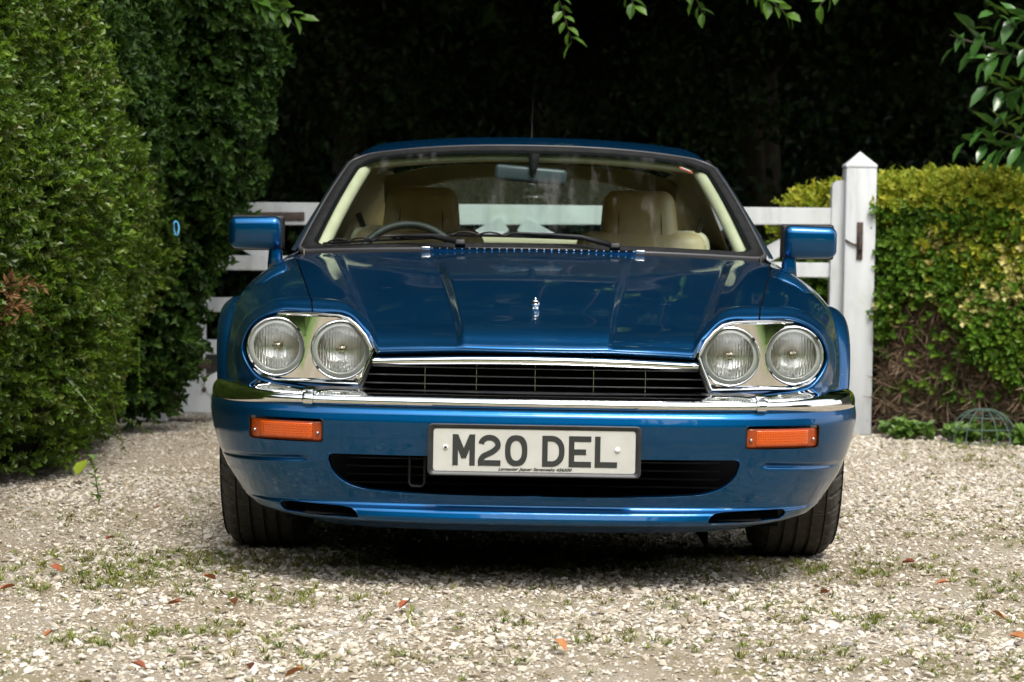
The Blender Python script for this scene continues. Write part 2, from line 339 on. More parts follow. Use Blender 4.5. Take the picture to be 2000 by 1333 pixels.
# scatter: many small copies of a few prototype shapes as one object (geometry nodes)
PROTO = {}
def proto(name, V, F, m, smooth=True):
    me = bpy.data.meshes.new(name); me.from_pydata([tuple(map(float, v)) for v in V], [], [tuple(f) for f in F]); me.materials.append(m)
    if smooth: me.polygons.foreach_set('use_smooth', [True] * len(me.polygons))
    return bpy.data.objects.new(name, me)
def scatter(name, pts, rot, scl, protos, parent=None, idx=None, kind='stuff'):
    pts = np.asarray(pts, np.float32); n = len(pts)
    me = bpy.data.meshes.new(name); me.vertices.add(n); me.vertices.foreach_set('co', pts.ravel())
    a = me.attributes.new('rot', 'FLOAT_VECTOR', 'POINT'); a.data.foreach_set('vector', np.asarray(rot, np.float32).ravel())
    scl = np.asarray(scl, np.float32)
    if scl.ndim == 1: scl = np.repeat(scl[:, None], 3, 1)
    a = me.attributes.new('scl', 'FLOAT_VECTOR', 'POINT'); a.data.foreach_set('vector', scl.ravel())
    idx = RNG.integers(0, len(protos), n) if idx is None else idx
    a = me.attributes.new('idx', 'INT', 'POINT'); a.data.foreach_set('value', np.asarray(idx, np.int32))
    o = bpy.data.objects.new(name, me); link(o, parent)
    for p in protos:
        if p.data.materials[0] and p.data.materials[0].name not in [mm.name for mm in me.materials]: me.materials.append(p.data.materials[0])
    g = bpy.data.node_groups.new(name + '_nodes', 'GeometryNodeTree')
    g.interface.new_socket('Geometry', in_out='INPUT', socket_type='NodeSocketGeometry'); g.interface.new_socket('Geometry', in_out='OUTPUT', socket_type='NodeSocketGeometry')
    gi = g.nodes.new('NodeGroupInput'); go = g.nodes.new('NodeGroupOutput'); ip = g.nodes.new('GeometryNodeInstanceOnPoints')
    g2i = g.nodes.new('GeometryNodeGeometryToInstance')
    for p in reversed(protos):
        oi = g.nodes.new('GeometryNodeObjectInfo'); oi.inputs['Object'].default_value = p; oi.inputs['As Instance'].default_value = False
        g.links.new(oi.outputs['Geometry'], g2i.inputs[0])
    def na(nm, t):
        q = g.nodes.new('GeometryNodeInputNamedAttribute'); q.data_type = t; q.inputs['Name'].default_value = nm; return q.outputs['Attribute']
    e2r = g.nodes.new('FunctionNodeEulerToRotation'); g.links.new(na('rot', 'FLOAT_VECTOR'), e2r.inputs[0])
    m2p = g.nodes.new('GeometryNodeMeshToPoints'); g.links.new(gi.outputs[0], m2p.inputs[0])
    g.links.new(m2p.outputs[0], ip.inputs['Points']); g.links.new(g2i.outputs[0], ip.inputs['Instance']); ip.inputs['Pick Instance'].default_value = True
    g.links.new(na('idx', 'INT'), ip.inputs['Instance Index']); g.links.new(e2r.outputs[0], ip.inputs['Rotation']); g.links.new(na('scl', 'FLOAT_VECTOR'), ip.inputs['Scale'])
    g.links.new(ip.outputs[0], go.inputs[0])
    md = o.modifiers.new('scatter', 'NODES'); md.node_group = g
    if kind: o['kind'] = kind
    return o

def leaf_geo(l, wd, fold=.25, droop=.15):
    """one leaf along +Y lying in XY, creased along the middle"""
    V = [(0, 0, 0), (-wd * .42, l * .3, wd * fold), (0, l * .35, 0), (wd * .42, l * .3, wd * fold), (-wd * .4, l * .65, wd * fold - l * droop * .4), (0, l * .68, -l * droop * .4), (wd * .4, l * .65, wd * fold - l * droop * .4), (0, l, -l * droop)]
    F = [(0, 2, 1), (0, 3, 2), (1, 2, 5, 4), (2, 3, 6, 5), (4, 5, 7), (5, 6, 7)]
    return V, F
def diamond(l, wd, fold=.25):
    return [(0, 0, 0), (-wd * .5, l * .5, wd * fold), (0, l, 0), (wd * .5, l * .5, wd * fold)], [(0, 2, 1), (0, 3, 2)]
def sprig(name, nleaf, l, wd, length, m, rnd, simple=True, spread=.9, stem=True):
    V = []; F = []
    for k in range(nleaf):
        f = (k + .5) / nleaf; v, fc = (diamond(l * rnd.uniform(.7, 1.2), wd * rnd.uniform(.8, 1.2)) if simple else leaf_geo(l * rnd.uniform(.75, 1.15), wd * rnd.uniform(.85, 1.15)))
        a = k * 2.4 + rnd.uniform(-.4, .4); tilt = rnd.uniform(.35, 1.05) * spread
        mtx = Matrix.Translation((0, 0, length * f)) @ Matrix.Rotation(a, 4, 'Z') @ Matrix.Rotation(PI / 2 - tilt - .15, 4, 'X')
        o = len(V); V += [mtx @ Vector(p) for p in v]; F += [tuple(i + o for i in q) for q in fc]
    if stem:
        o = len(V); r = length * .02
        V += [Vector((r, 0, 0)), Vector((-r, r, 0)), Vector((-r, -r, 0)), Vector((0, 0, length))]; F += [(o, o + 1, o + 3), (o + 1, o + 2, o + 3), (o + 2, o, o + 3)]
    return proto(name, V, F, m, False)
def cluster(name, nleaf, l, wd, rad, m, rnd, simple=True):
    V = []; F = []
    for k in range(nleaf):
        v, fc = diamond(l * rnd.uniform(.7, 1.25), wd * rnd.uniform(.8, 1.2)) if simple else leaf_geo(l * rnd.uniform(.7, 1.25), wd)
        p = Vector((rnd.gauss(0, .5), rnd.gauss(0, .5), rnd.gauss(0, .32))) * rad
        mtx = Matrix.Translation(p) @ Euler((rnd.uniform(-.9, .9), rnd.uniform(-.9, .9), rnd.uniform(0, 6.3))).to_matrix().to_4x4()
        o = len(V); V += [mtx @ Vector(q) for q in v]; F += [tuple(i + o for i in q) for q in fc]
    return proto(name, V, F, m, False)
def euler_to(nrm, rnd_spin=True, jitter=.5):
    """euler angles that turn +Z to the (jittered) normals"""
    n = np.asarray(nrm, float) + RNG.normal(0, jitter, (len(nrm), 3)); out = np.empty((len(n), 3))
    for i, v in enumerate(n):
        q = Vector(v).to_track_quat('Z', 'Y').to_matrix() @ Matrix.Rotation(random.uniform(0, 6.28), 3, 'Z'); out[i] = q.to_euler()
    return out
def fbm(p, sc, seed=0):
    from mathutils import noise as mn
    return np.array([mn.fractal(Vector((a * sc + seed, b * sc, c * sc)), .7, 2.0, 4) for a, b, c in p])
# ------------------------------------------------------------------ ground
n = 60
gx = np.linspace(-1, 1, n); gx = np.sign(gx) * (np.abs(gx)**3 * 117 + np.abs(gx) * 3)
A = [[(x, y, 0) for y in gx] for x in gx]
ground = grid('ground', A, GROUND, None); tag(ground, 'pale limestone gravel drive', kind='structure')
ground.location = (0, 0, -.006)
A = [[(x, y, .018 + .05 * max(0, y - 8.5) * 0 + .03 * math.sin(x * 3 + y * 2)) for y in np.linspace(6.9, 40, 20)] for x in np.linspace(-30, 30, 30)]
soil = grid('woodland_floor', A, SOIL, None); tag(soil, 'dark leaf litter under the trees behind the gate', kind='structure')

lawn = mobj('lawn', [(-40, -3.9, .004), (40, -3.9, .004), (40, -60, .004), (-40, -60, .004)], [(0, 3, 2, 1)], LAWN, None); tag(lawn, 'mown lawn across the drive', kind='structure')
# gravel stones
def stone(name, seed):
    rnd = random.Random(seed); bm = bmesh.new(); bmesh.ops.create_icosphere(bm, subdivisions=2, radius=1.0)
    dirs = [Vector((rnd.gauss(0, 1), rnd.gauss(0, 1), rnd.gauss(0, 1))).normalized() for _ in range(13)]; ds = [rnd.uniform(.42, .86) for _ in dirs]
    for v in bm.verts:
        for d, k in zip(dirs, ds):
            e = v.co.dot(d) - k
            if e > 0: v.co -= d * e
        v.co = Vector((v.co.x * 1.1, v.co.y * .92, v.co.z * .66))
    me = bpy.data.meshes.new(name); bm.to_mesh(me); bm.free(); me.materials.append(STONE_M); return bpy.data.objects.new(name, me)
STONES = [stone('stone', k) for k in range(8)]
NS = 300000
X = RNG.uniform(-3.3, 3.3, NS); Y = RNG.uniform(-2.4, 6.6, NS)
keep = np.abs(X) < .62 + (Y + 6.28) * .235
keep &= ~((np.abs(X) < .55) & (Y > 1.9) & (Y < 4.4) & (RNG.random(NS) < .7))
X, Y = X[keep], Y[keep]; ns = len(X)
r = np.clip(np.exp(RNG.normal(math.log(.0050), .44, ns)), .0026, .0155)
# finer, trodden patches
patch = fbm(np.stack([X, Y, 0 * X], 1), .9, 3.); keep = RNG.random(ns) < np.clip(.78 + .5 * patch, .35, 1); X, Y, r, patch = X[keep], Y[keep], r[keep], patch[keep]; ns = len(X); r *= np.clip(1 + .35 * patch, .6, 1.35)
Z = -.006 + r * RNG.uniform(.0, .42, ns)
gravel = scatter('gravel', np.stack([X, Y, Z], 1), np.stack([RNG.normal(0, .35, ns), RNG.normal(0, .35, ns), RNG.uniform(0, 6.28, ns)], 1),
                 np.stack([r, r * RNG.uniform(.75, 1.1, ns), r * RNG.uniform(.5, .9, ns)], 1), STONES)
tag(gravel, 'pale limestone chippings covering the drive', 'gravel')

# ------------------------------------------------------------------ hedges
rs = random.Random(5)
SPR_H = [sprig('sprig', 9, .026, .015, .055, LEAF_HEDGE, rs) for _ in range(5)]
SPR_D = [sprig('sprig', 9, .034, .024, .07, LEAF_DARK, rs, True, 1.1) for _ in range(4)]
SPR_G = [sprig('sprig', 8, .030, .018, .06, LEAF_GOLD, rs) for _ in range(4)]
SPR_N = [sprig('sprig', 8, .032, .019, .065, LEAF_GREEN, rs) for _ in range(4)]
SPR_V = [sprig('sprig', 8, .026, .020, .05, LEAF_VARIEG, rs, True, 1.2) for _ in range(3)]
SPR_L = [sprig('trail', 18, .026, .017, .26, LEAF_HEDGE, rs, True, 1.2) for _ in range(3)]
def surf_points(fn, n, du=1e-3):
    """random points on a parametric surface with their normals"""
    U = RNG.random((n, 2)); P = np.array([fn(u, v) for u, v in U]); Pu = np.array([fn(u + du, v) for u, v in U]); Pv = np.array([fn(u, v + du) for u, v in U])
    nr = np.cross(Pu - P, Pv - P); a = np.linalg.norm(nr, axis=1); nr = nr / (a[:, None] + 1e-12)
    k = RNG.random(n) < a / np.quantile(a, .98); return P[k], nr[k], U[k]
# left clipped hedge: runs along the drive
def lh_face(y, z):
    """X of the hedge's drive-side face"""
    base = np.interp(y, [-.5, 1, 2.2, 2.8, 3.8, 5.0, 5.6], [-2.06, -2.02, -1.94, -1.86, -1.84, -1.86, -1.92])
    lean = np.interp(z, [0, .25, .6, 1.0, 1.3, 1.6, 2.6], [-.06, .02, .12, .19, .19, .17, .06])
    return base + lean + .05 * math.sin(y * 2.3 + z * 1.7) + .03 * math.sin(y * 5.1 - z * 4.2)
def lh_top(y): return np.interp(y, [-.5, 2.0, 3.6, 4.8], [2.55, 2.55, 2.55, 2.5])
def lh_fn(u, v):
    y = -.2 + 5.2 * u; zt = lh_top(y)
    if v < .78: z = .05 + (zt - .05) * v / .78; return (lh_face(y, z), y, z)
    k = (v - .78) / .22; return (lh_face(y, zt) - 1.1 * k, y, zt + .05 * math.sin(k * 2))
hedge = empty('clipped_hedge', (-2.2, 2.5, 0)); tag(hedge, 'tall clipped small-leaved green hedge along the left edge of the drive', 'hedge')
def child_scatter(name, P, rot, sc, pro, par):
    o = scatter(name, np.asarray(P) - np.array(par.location), rot, sc, pro, par); return o
P, nr, U = surf_points(lh_fn, 72000); d = fbm(P, 1.6, 1.); d2 = fbm(P, 5., 7.)
nr[nr[:, 0] < 0] *= 1
nr = np.where((nr[:, :1] < 0) & (U[:, 1:] < .78), -nr, nr); nr = np.where((nr[:, 2:] < 0) & (U[:, 1:] >= .78), -nr, nr)
off = .06 * d + .045 * d2 + RNG.uniform(-.06, .03, len(P)); low = P[:, 2] < .30 + .10 * d2
k = ~(low & (RNG.random(len(P)) < np.clip((.36 - P[:, 2]) / .25, 0, .6)))
P2 = P + nr * off[:, None]; nn = nr + np.array([0, 0, .45])
dk = P[:, 2] + .25 * d > 1.72 - (P[:, 1] - 3) * .36  # beyond this slope the hedge takes darker leaves in place of shade
k1 = k & ~dk; child_scatter('foliage', P2[k1], euler_to(nn[k1], jitter=.55), RNG.uniform(.6, 1.2, k1.sum()), SPR_H, hedge)
k1 = k & dk & (RNG.random(len(P)) < .85); child_scatter('shaded_foliage', P2[k1], euler_to(nn[k1], jitter=.6), RNG.uniform(.6, 1.2, k1.sum()), SPR_D, hedge)
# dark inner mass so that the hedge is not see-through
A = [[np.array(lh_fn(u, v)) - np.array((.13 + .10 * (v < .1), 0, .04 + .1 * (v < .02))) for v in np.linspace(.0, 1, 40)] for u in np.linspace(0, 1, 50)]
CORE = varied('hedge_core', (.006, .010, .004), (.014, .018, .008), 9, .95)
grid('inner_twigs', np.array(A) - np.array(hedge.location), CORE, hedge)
kk = (P[:, 2] < .55) & (RNG.random(len(P)) < .0018); child_scatter('trailing_shoot', P[kk] + nr[kk] * .05, euler_to(np.tile([.5, -.1, -.85], (kk.sum(), 1)), jitter=.3), RNG.uniform(.6, 1.2, kk.sum()), SPR_L, hedge)
st = []
for q in range(26):
    y = rs.uniform(1.2, 5.2); x = lh_face(y, .1) - rs.uniform(.1, .4); st.append(([(x - hedge.location.x, y - 2.5, 0), (x + rs.uniform(-.05, .1) - hedge.location.x, y + rs.uniform(-.1, .1) - 2.5, .5), (x + rs.uniform(-.1, .15) - hedge.location.x, y + rs.uniform(-.2, .2) - 2.5, 1.1)], [.014, .011, .006]))
tubes('stem', st, BARK, hedge)
# browned patch
pp = np.array([(lh_face(y, z) + .03, y, z) for y, z in [(1.95 + rs.gauss(0, .06), .70 + rs.gauss(0, .05)) for _ in range(26)]])
BROWN = [sprig('brown_sprig', 8, .03, .014, .06, mat('browned_leaf', (.20, .10, .035), .7), rs)]
child_scatter('browned_patch', pp, euler_to(np.tile([1, -.3, .2], (26, 1)), jitter=.6), RNG.uniform(.7, 1.2, 26), BROWN, hedge)

# tall dark hedge / ivy mass at the left gate post
def th_fn(u, v):
    a = -1.9 + 2.9 * u; zz = .10 + 4.4 * v; rr = np.interp(zz, [.12, .33, .6, .95, 1.15, 1.9, 3, 4.6], [.36, .47, .51, .57, .76, .84, .95, .9]) * (1 + .05 * math.sin(a * 4 + zz * 2.2) + .04 * math.sin(zz * 5 + a * 3))
    return (-2.12 + rr * math.cos(a) * 1.0, 5.15 + rr * math.sin(a) * .85, zz)
ivy = empty('ivy_clad_hedge', (-2.12, 5.15, 0)); tag(ivy, 'dark leafy ivy hedge hanging over the hinge end of the white gate', 'hedge')
P, nr, U = surf_points(th_fn, 42000); cen = np.array([-2.12, 5.15, 0]); fl = ((P - cen) * nr)[:, :2].sum(1) < 0; nr[fl] *= -1
d = fbm(P, 1.9, 4.); d2 = fbm(P, 6., 2.); P2 = P + nr * (.10 * d + .07 * d2 + RNG.uniform(-.10, .05, len(P)))[:, None]
child_scatter('foliage', P2, euler_to(nr + np.array([0, 0, -.15]), jitter=.6), RNG.uniform(.6, 1.35, len(P)), SPR_D, ivy)
A = [[(np.array(th_fn(u, v)) - cen) * np.array([.80, .80, 1]) for v in np.linspace(0, 1, 30)] for u in np.linspace(0, 1, 30)]
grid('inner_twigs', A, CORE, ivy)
tubes('stem', [([(.02, .05, 0), (.0, .0, 1.5), (-.1, .1, 4.2)], [.09, .07, .04])], BARK, ivy)

# right hedge: golden variegated top, brown and twiggy foot
def rh_fn(u, v):
    """front face and top; u along, v up then back"""
    x = 1.79 + 1.70 * u; yf = 5.86 - .95 * u - .03 * math.sin(u * 9); zt = 1.185 + .02 * math.sin(u * 7)
    if v < .6:
        z = .08 + (zt - .10) * v / .6; bul = .07 * math.sin(min(1, z / 1.2) * PI) - .14 * max(0, (.45 - z) / .45); return (x + (-.10 * max(0, 1 - u * 8) * (z < .9) * 0), yf - bul, z)
    k = (v - .6) / .4; e = min(1, k * 5); return (x, yf + .9 * k + .0, zt - .02 + .05 * math.sin(e * PI / 2))
rhg = empty('golden_hedge', (2.4, 5.9, 0)); tag(rhg, 'square-cut golden variegated hedge right of the white gate post, bare and twiggy at its foot', 'hedge')
P, nr, U = surf_points(rh_fn, 42000)
nr = np.where((nr[:, 1:2] > 0) & (U[:, 1:] < .6), -nr, nr); nr = np.where((nr[:, 2:] < 0) & (U[:, 1:] >= .6), -nr, nr)
d = fbm(P, 2.2, 11.); d2 = fbm(P, 6., 5.); hole = P[:, 2] < (.20 + .42 * np.clip(1.5 - np.abs(P[:, 0] - 1.97) * 4.2, 0, 1.1) + .16 * d); k = ~(hole & (U[:, 1] < .6)) | (RNG.random(len(P)) < .035)
P2 = P + nr * (.035 * d + .03 * d2 + RNG.uniform(-.05, .02, len(P)))[:, None]; nn = nr + np.array([0, 0, .35])
topm = (U[:, 1] > .57); va = fbm(P, 1.7, 21.) + .5 * fbm(P, 5., 8.)
va = va + .45 * np.clip((P[:, 2] - .6) * 2, -1, .7) - .25 * np.clip((P[:, 0] - 2.1) * 1.5, 0, 1); isv = (va > .22) & (P[:, 2] > .55) & ~topm & (RNG.random(len(P)) < .62); isg = (topm | ((P[:, 2] > .75) & (va > -.05) & (RNG.random(len(P)) < .6))) & ~isv; isn = ~isv & ~isg
for nm, msk, pr in (('variegated_foliage', isv & k, SPR_V), ('gold_foliage', isg & k, SPR_G), ('foliage', isn & k, SPR_N)):
    child_scatter(nm, P2[msk], euler_to(nn[msk], jitter=.55), RNG.uniform(.65, 1.3, msk.sum()), pr, rhg)
ups = np.array([(rs.uniform(1.75, 3.2), rs.uniform(5.3, 6.2), 1.21) for _ in range(46)]); child_scatter('upright_shoot', ups, euler_to(np.tile([0, 0, 1.], (46, 1)), jitter=.12), RNG.uniform(.8, 2.2, 46), SPR_G, rhg)
A = [[np.array(rh_fn(u, v)) + np.array((0, .16 if v < .6 else 0, -.06)) - np.array(rhg.location) for v in np.linspace(0, 1, 30)] for u in np.linspace(0, 1, 30)]
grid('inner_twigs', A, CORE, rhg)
tw = []
for q in range(900):
    x = rs.uniform(1.80, 2.75); z0 = rs.uniform(.02, .74); y = 5.86 - .95 * (x - 1.74) / 1.75 + .03
    p = Vector((x, y + rs.uniform(-.02, .12), z0)); L_ = rs.uniform(.08, .26); dr = Vector((rs.gauss(0, .7), rs.gauss(-.25, .35), rs.gauss(.25, .7))).normalized()
    pts = [p]; 
    for _ in range(3): dr = (dr + Vector((rs.gauss(0, .45), rs.gauss(0, .2), rs.gauss(-.05, .4)))).normalized(); pts.append(pts[-1] + dr * L_ / 3)
    tw.append(([t - Vector(rhg.location) for t in pts], [.0035, .003, .0022, .0012]))
tubes('dry_twigs', tw, TWIG, rhg, 4)
nb = 900; bx = RNG.uniform(1.82, 2.55, nb); bz = RNG.uniform(.06, .70, nb); kq = bz < .12 + .62 * np.clip(1.35 - np.abs(bx - 2.05) * 2.2, 0, 1); bx, bz = bx[kq], bz[kq]
BT = [sprig('brown_sprig', 12, .075, .004, .06, mat('dead_sprig', (.20, .135, .085), .85), rs, True, 1.2) for _ in range(4)]
child_scatter('dead_foliage', np.stack([bx, 5.86 - .95 * (bx - 1.74) / 1.75 + RNG.uniform(.0, .14, len(bx)), bz], 1), euler_to(np.tile([0, -.8, .1], (len(bx), 1)), jitter=.7), RNG.uniform(.7, 1.5, len(bx)), BT, rhg)
tw = []
for q in range(16):
    x = rs.uniform(1.80, 2.6); y = 5.86 - .95 * (x - 1.74) / 1.75 + rs.uniform(.0, .12); dx = rs.gauss(0, .12)
    tw.append(([(x - 2.4, y - 5.9, 0), (x + dx * .5 - 2.4, y - 5.9, .3), (x + dx - 2.4, y - 5.88, .65), (x + dx * 1.4 - 2.4, y - 5.85, .95)], [.013, .011, .009, .005]))
tubes('stem', tw, TWIG, rhg, 6)

# small hedge beyond the gate
def bh_fn(u, v):
    a = PI * (1.0 + u); r0 = .55; 
    if v < .6: return (2.05 + .62 * math.cos(a), 6.95 + .45 * math.sin(a), .05 + 1.12 * v / .6 )
    k = (v - .6) / .4; return (2.05 + .62 * math.cos(a) * (1 - k), 6.95 + .45 * math.sin(a) * (1 - k), 1.17 + .05 * math.sin(k * PI / 2))
bhg = empty('hedge_beyond_gate', (2.05, 6.95, 0)); tag(bhg, 'yellow-green clipped hedge end seen behind the gate, left of the post', 'hedge')
P, nr, U = surf_points(bh_fn, 9000); c_ = np.array([2.05, 6.95, .7]); fl = ((P - c_) * nr).sum(1) < 0; nr[fl] *= -1
P2 = P + nr * (.05 * fbm(P, 4, 3.) + RNG.uniform(-.05, .03, len(P)))[:, None]; g_ = P[:, 2] > .95
for nm, msk, pr in (('gold_foliage', g_, SPR_G), ('foliage', ~g_, SPR_N)): child_scatter(nm, P2[msk], euler_to(nr[msk] + np.array([0, 0, .3]), jitter=.5), RNG.uniform(.7, 1.4, msk.sum()), pr, bhg)
ups = np.array([(1.62 + .06 * q + rs.uniform(-.02, .02), 6.6 + rs.uniform(0, .2), 1.19) for q in range(9)]); child_scatter('upright_shoot', ups, euler_to(np.tile([0, 0, 1.], (9, 1)), jitter=.08), RNG.uniform(.9, 2.4, 9), SPR_G, bhg)
A = [[(np.array(bh_fn(u, v)) - c_) * .88 + np.array([0, 0, .7]) for v in np.linspace(0, 1, 20)] for u in np.linspace(0, 1, 24)]
grid('inner_twigs', A, CORE, bhg)

# ------------------------------------------------------------------ gate and posts
GY = 5.86
gate = empty('gate', (-1.70, GY, 0)); tag(gate, 'white painted wooden five-bar gate closed behind the car', 'gate')
def bar(name, p, q, h, th, m=WHITE_WOOD, par=gate, h2=None):
    """plank from p to q (in the gate's plane), height h at p and h2 at q"""
    p, q = Vector(p), Vector(q); h2 = h2 or h; t = (q - p).normalized(); u = Vector((-t.z, 0, t.x)); V = []
    for a, hh in ((p, h), (q, h2)):
        for sy, sz in ((-1, -1), (1, -1), (1, 1), (-1, 1)): V.append(a + u * (hh / 2 * sz) + Vector((0, th / 2 * sy, 0)))
    bm = bmesh.new(); vs_ = [bm.verts.new(v) for v in V]
    for f in ((0, 1, 2, 3), (7, 6, 5, 4), (0, 4, 5, 1), (1, 5, 6, 2), (2, 6, 7, 3), (3, 7, 4, 0)): bm.faces.new([vs_[i] for i in f])
    bmesh.ops.recalc_face_normals(bm, faces=bm.faces[:]); bmesh.ops.bevel(bm, geom=bm.edges[:], offset=.004, segments=2, affect='EDGES')
    me = bpy.data.meshes.new(name); bm.to_mesh(me); bm.free(); me.materials.append(m); o = bpy.data.objects.new(name, me); return link(o, par)
x1 = 3.225
bar('heel_stile', (.055, 0, .08), (.055, 0, 1.14), .085, .075); bar('heel_block', (.055, -.002, .045), (.055, -.002, .22), .150, .08)
# rounded-top shutting stile
pl = [(x1, .06)] + [(x1 + .046 - .046 * math.cos(a), 1.232 + .034 * math.sin(a)) for a in np.linspace(0, PI, 12)] + [(x1 + .092, .06)]
prism('shutting_stile', pl, -.036, .036, WHITE_WOOD, gate)
bar('top_rail', (.05, 0, 1.045), (x1 + .01, 0, 1.085), .118, .055, h2=.085)
for z in (.800, .588, .375, .165): bar('rail', (.05, .0, z), (x1 + .01, .0, z + .015), .075, .030)
bar('brace', (.10, -.032, .17), (x1 / 2 - .02, -.032, 1.02), .085, .028); bar('brace', (x1 - .05, -.032, .19), (x1 / 2 + .06, -.032, 1.02), .085, .028)
bar('brace', (.12, .034, 1.00), (x1 / 2 - .05, .034, .16), .080, .028); bar('brace', (x1 - .08, .034, 1.02), (x1 / 2 + .05, .034, .17), .080, .028)
rbox('hinge_strap', (.52, .008, .042), RUST, gate, (.33, -.034, 1.035), .004, 2, rot=(0, R(-1), 0))
rbox('hinge_strap', (.12, .02, .045), RUST, gate, (.07, -.045, .29), .004, 2)
for x, z in ((.10, .165),): lathe('bolt', [(0, -.006), (.010, -.005), (.012, 0), (.012, .004)], RUST, gate, 10, 'Y', (x, -.05 if x < .2 else -.031, z))
post = empty('gate_post', (1.663, GY - .01, 0)); tag(post, 'white square gate post with pointed cap at the right end of the gate', 'gate post')
rbox('shaft', (.152, .152, 1.335), WHITE_WOOD, post, (0, 0, .6625), .006, 2)
V = [(a * .078, b * .078, 1.331) for a, b in ((-1, -1), (1, -1), (1, 1), (-1, 1))] + [(a * .078, b * .078, 1.342) for a, b in ((-1, -1), (1, -1), (1, 1), (-1, 1))] + [(0, 0, 1.412)]
mobj('cap', V, [(0, 1, 5, 4), (1, 2, 6, 5), (2, 3, 7, 6), (3, 0, 4, 7), (4, 5, 8), (5, 6, 8), (6, 7, 8), (7, 4, 8)], WHITE_WOOD, post, False)
rbox('latch_plate', (.030, .012, .185), RUST, post, (-.003, -.080, .965), .002, 2); rbox('latch_bolt', (.022, .026, .075), RUST, post, (-.001, -.092, .955), .005, 2)
tube('latch_chain', [(-.01, -.084, .945), (-.03, -.086, .945), (-.05, -.085, .953), (-.075, -.08, .968)], .005, RUST, post, 6)
hp = empty('hinge_post', (-1.86, GY + .02, 0)); tag(hp, 'white gate post half buried in the ivy hedge at left', 'gate post')
rbox('shaft', (.15, .15, 1.30), WHITE_WOOD, hp, (0, 0, .65), .006, 2)

# ------------------------------------------------------------------ woodland behind the gate
rt = random.Random(11)
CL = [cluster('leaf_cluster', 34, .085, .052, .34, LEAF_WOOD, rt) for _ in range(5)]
def tree(name, label, x, y, h, tr, blobs, ncl, protos=CL, cat='tree', lean=0., sc=(.7, 1.3)):
    o = empty(name, (x, y, 0)); tag(o, label, cat)
    path = [(lean * h * k + .12 * math.sin(k * 4 + x), .10 * math.sin(k * 3 + y), h * .8 * k) for k in np.linspace(0, 1, 9)]
    V, F = tube_geo(path, [tr * (1.35 if k == 0 else 1) * (1 - .72 * k) for k in np.linspace(0, 1, 9)], 12)
    for bx, by_, bz, br in blobs:
        k = min(.95, max(.15, (bz - br * .5) / (h * .8))); s0 = Vector(path[int(k * 8)]); e0 = Vector((bx, by_, bz)); mid = s0.lerp(e0, .5) + Vector((0, 0, .15 * br))
        v, f = tube_geo([s0, mid, e0], [tr * .38, tr * .24, tr * .08], 7, False, True, len(V)); V += v; F += f
    mobj('trunk', V, F, BARK, o)
    vol = [b[3]**2.2 for b in blobs]; tot = sum(vol); P = []; NR = []
    for b, vv in zip(blobs, vol):
        m_ = int(ncl * vv / tot); d = RNG.normal(0, 1, (m_, 3)); d /= np.linalg.norm(d, axis=1)[:, None]; rr = b[3] * RNG.uniform(.45, 1.0, m_)**.6
        P.append(np.array(b[:3]) + d * rr[:, None] * np.array([1, 1, .75])); NR.append(d)
    P = np.concatenate(P); NR = np.concatenate(NR); kp = fbm(P, .9, x * 3) > -.42; P, NR = P[kp], NR[kp]
    scatter('crown', P, euler_to(NR + np.array([0, 0, .6]), jitter=.4), RNG.uniform(*sc, len(P)), protos, o); return o
BL = [(-.2, -1.3, 2.5, 1.0), (.9, -1.0, 3.2, 1.1), (-.3, .2, 3.8, 1.2), (.7, -.2, 5.0, 1.5), (-.7, .2, 6.6, 1.8), (.3, -.6, 8.4, 2.1), (-.2, .2, 10.4, 2.0)]
tree('woodland_tree', 'dark trunk and low crown of the tree behind the ivy hedge', -3.6, 14.0, 12, .20, BL, 1900)
tree('woodland_tree', 'dark tree trunk above the gate, left of the car roof', -1.45, 15.2, 12, .17, BL, 1900)
tree('woodland_tree', 'dark tree rising directly behind the car roof', .20, 17.0, 12, .19, BL, 1900)
tree('woodland_tree', 'dark tree in the shade between car roof and gate post', 2.05, 15.0, 12, .20, BL, 1900)
tree('woodland_tree', 'dark tree standing behind the golden hedge at right', 4.4, 14.2, 12, .22, BL, 1900)
tree('added_shade_tree', 'leafy tree behind the left hedge, boughs out of view shading the ivy', -2.95, 5.9, 7, .14, [(.8, -3.0, 3.75, 1.0), (.2, -2.4, 4.0, 1.0), (1.0, -1.8, 3.7, 1.0), (1.7, -.9, 3.8, 1.0), (.5, -.9, 3.9, 1.1), (1.3, .3, 4.6, 1.2), (0, 0, 5.0, 1.3), (1.1, -2.0, 4.8, 1.1)], 1500, sc=(.8, 1.4))  # crown above the frame, added to cast shade on the ivy
# one deep mass of undergrowth and far trees
n = 7000; P = np.stack([RNG.uniform(-9, 9, n), RNG.uniform(18, 22, n), 6.5 * RNG.random(n)], 1)
m2 = 1500; P = np.concatenate([P, np.stack([RNG.uniform(-5, 5.5, m2), RNG.uniform(14, 18.0, m2), 1.5 * RNG.random(m2)**1.3 + .1], 1)])
kp = fbm(P, .55, 9.) > -.25; P = P[kp]
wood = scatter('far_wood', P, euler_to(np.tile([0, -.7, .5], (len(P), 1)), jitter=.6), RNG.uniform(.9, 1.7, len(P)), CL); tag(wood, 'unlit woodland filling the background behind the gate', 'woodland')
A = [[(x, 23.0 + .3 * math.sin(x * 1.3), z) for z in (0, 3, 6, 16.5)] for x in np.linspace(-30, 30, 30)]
back = grid('woodland_depth', A, CORE, None); tag(back, kind='structure')
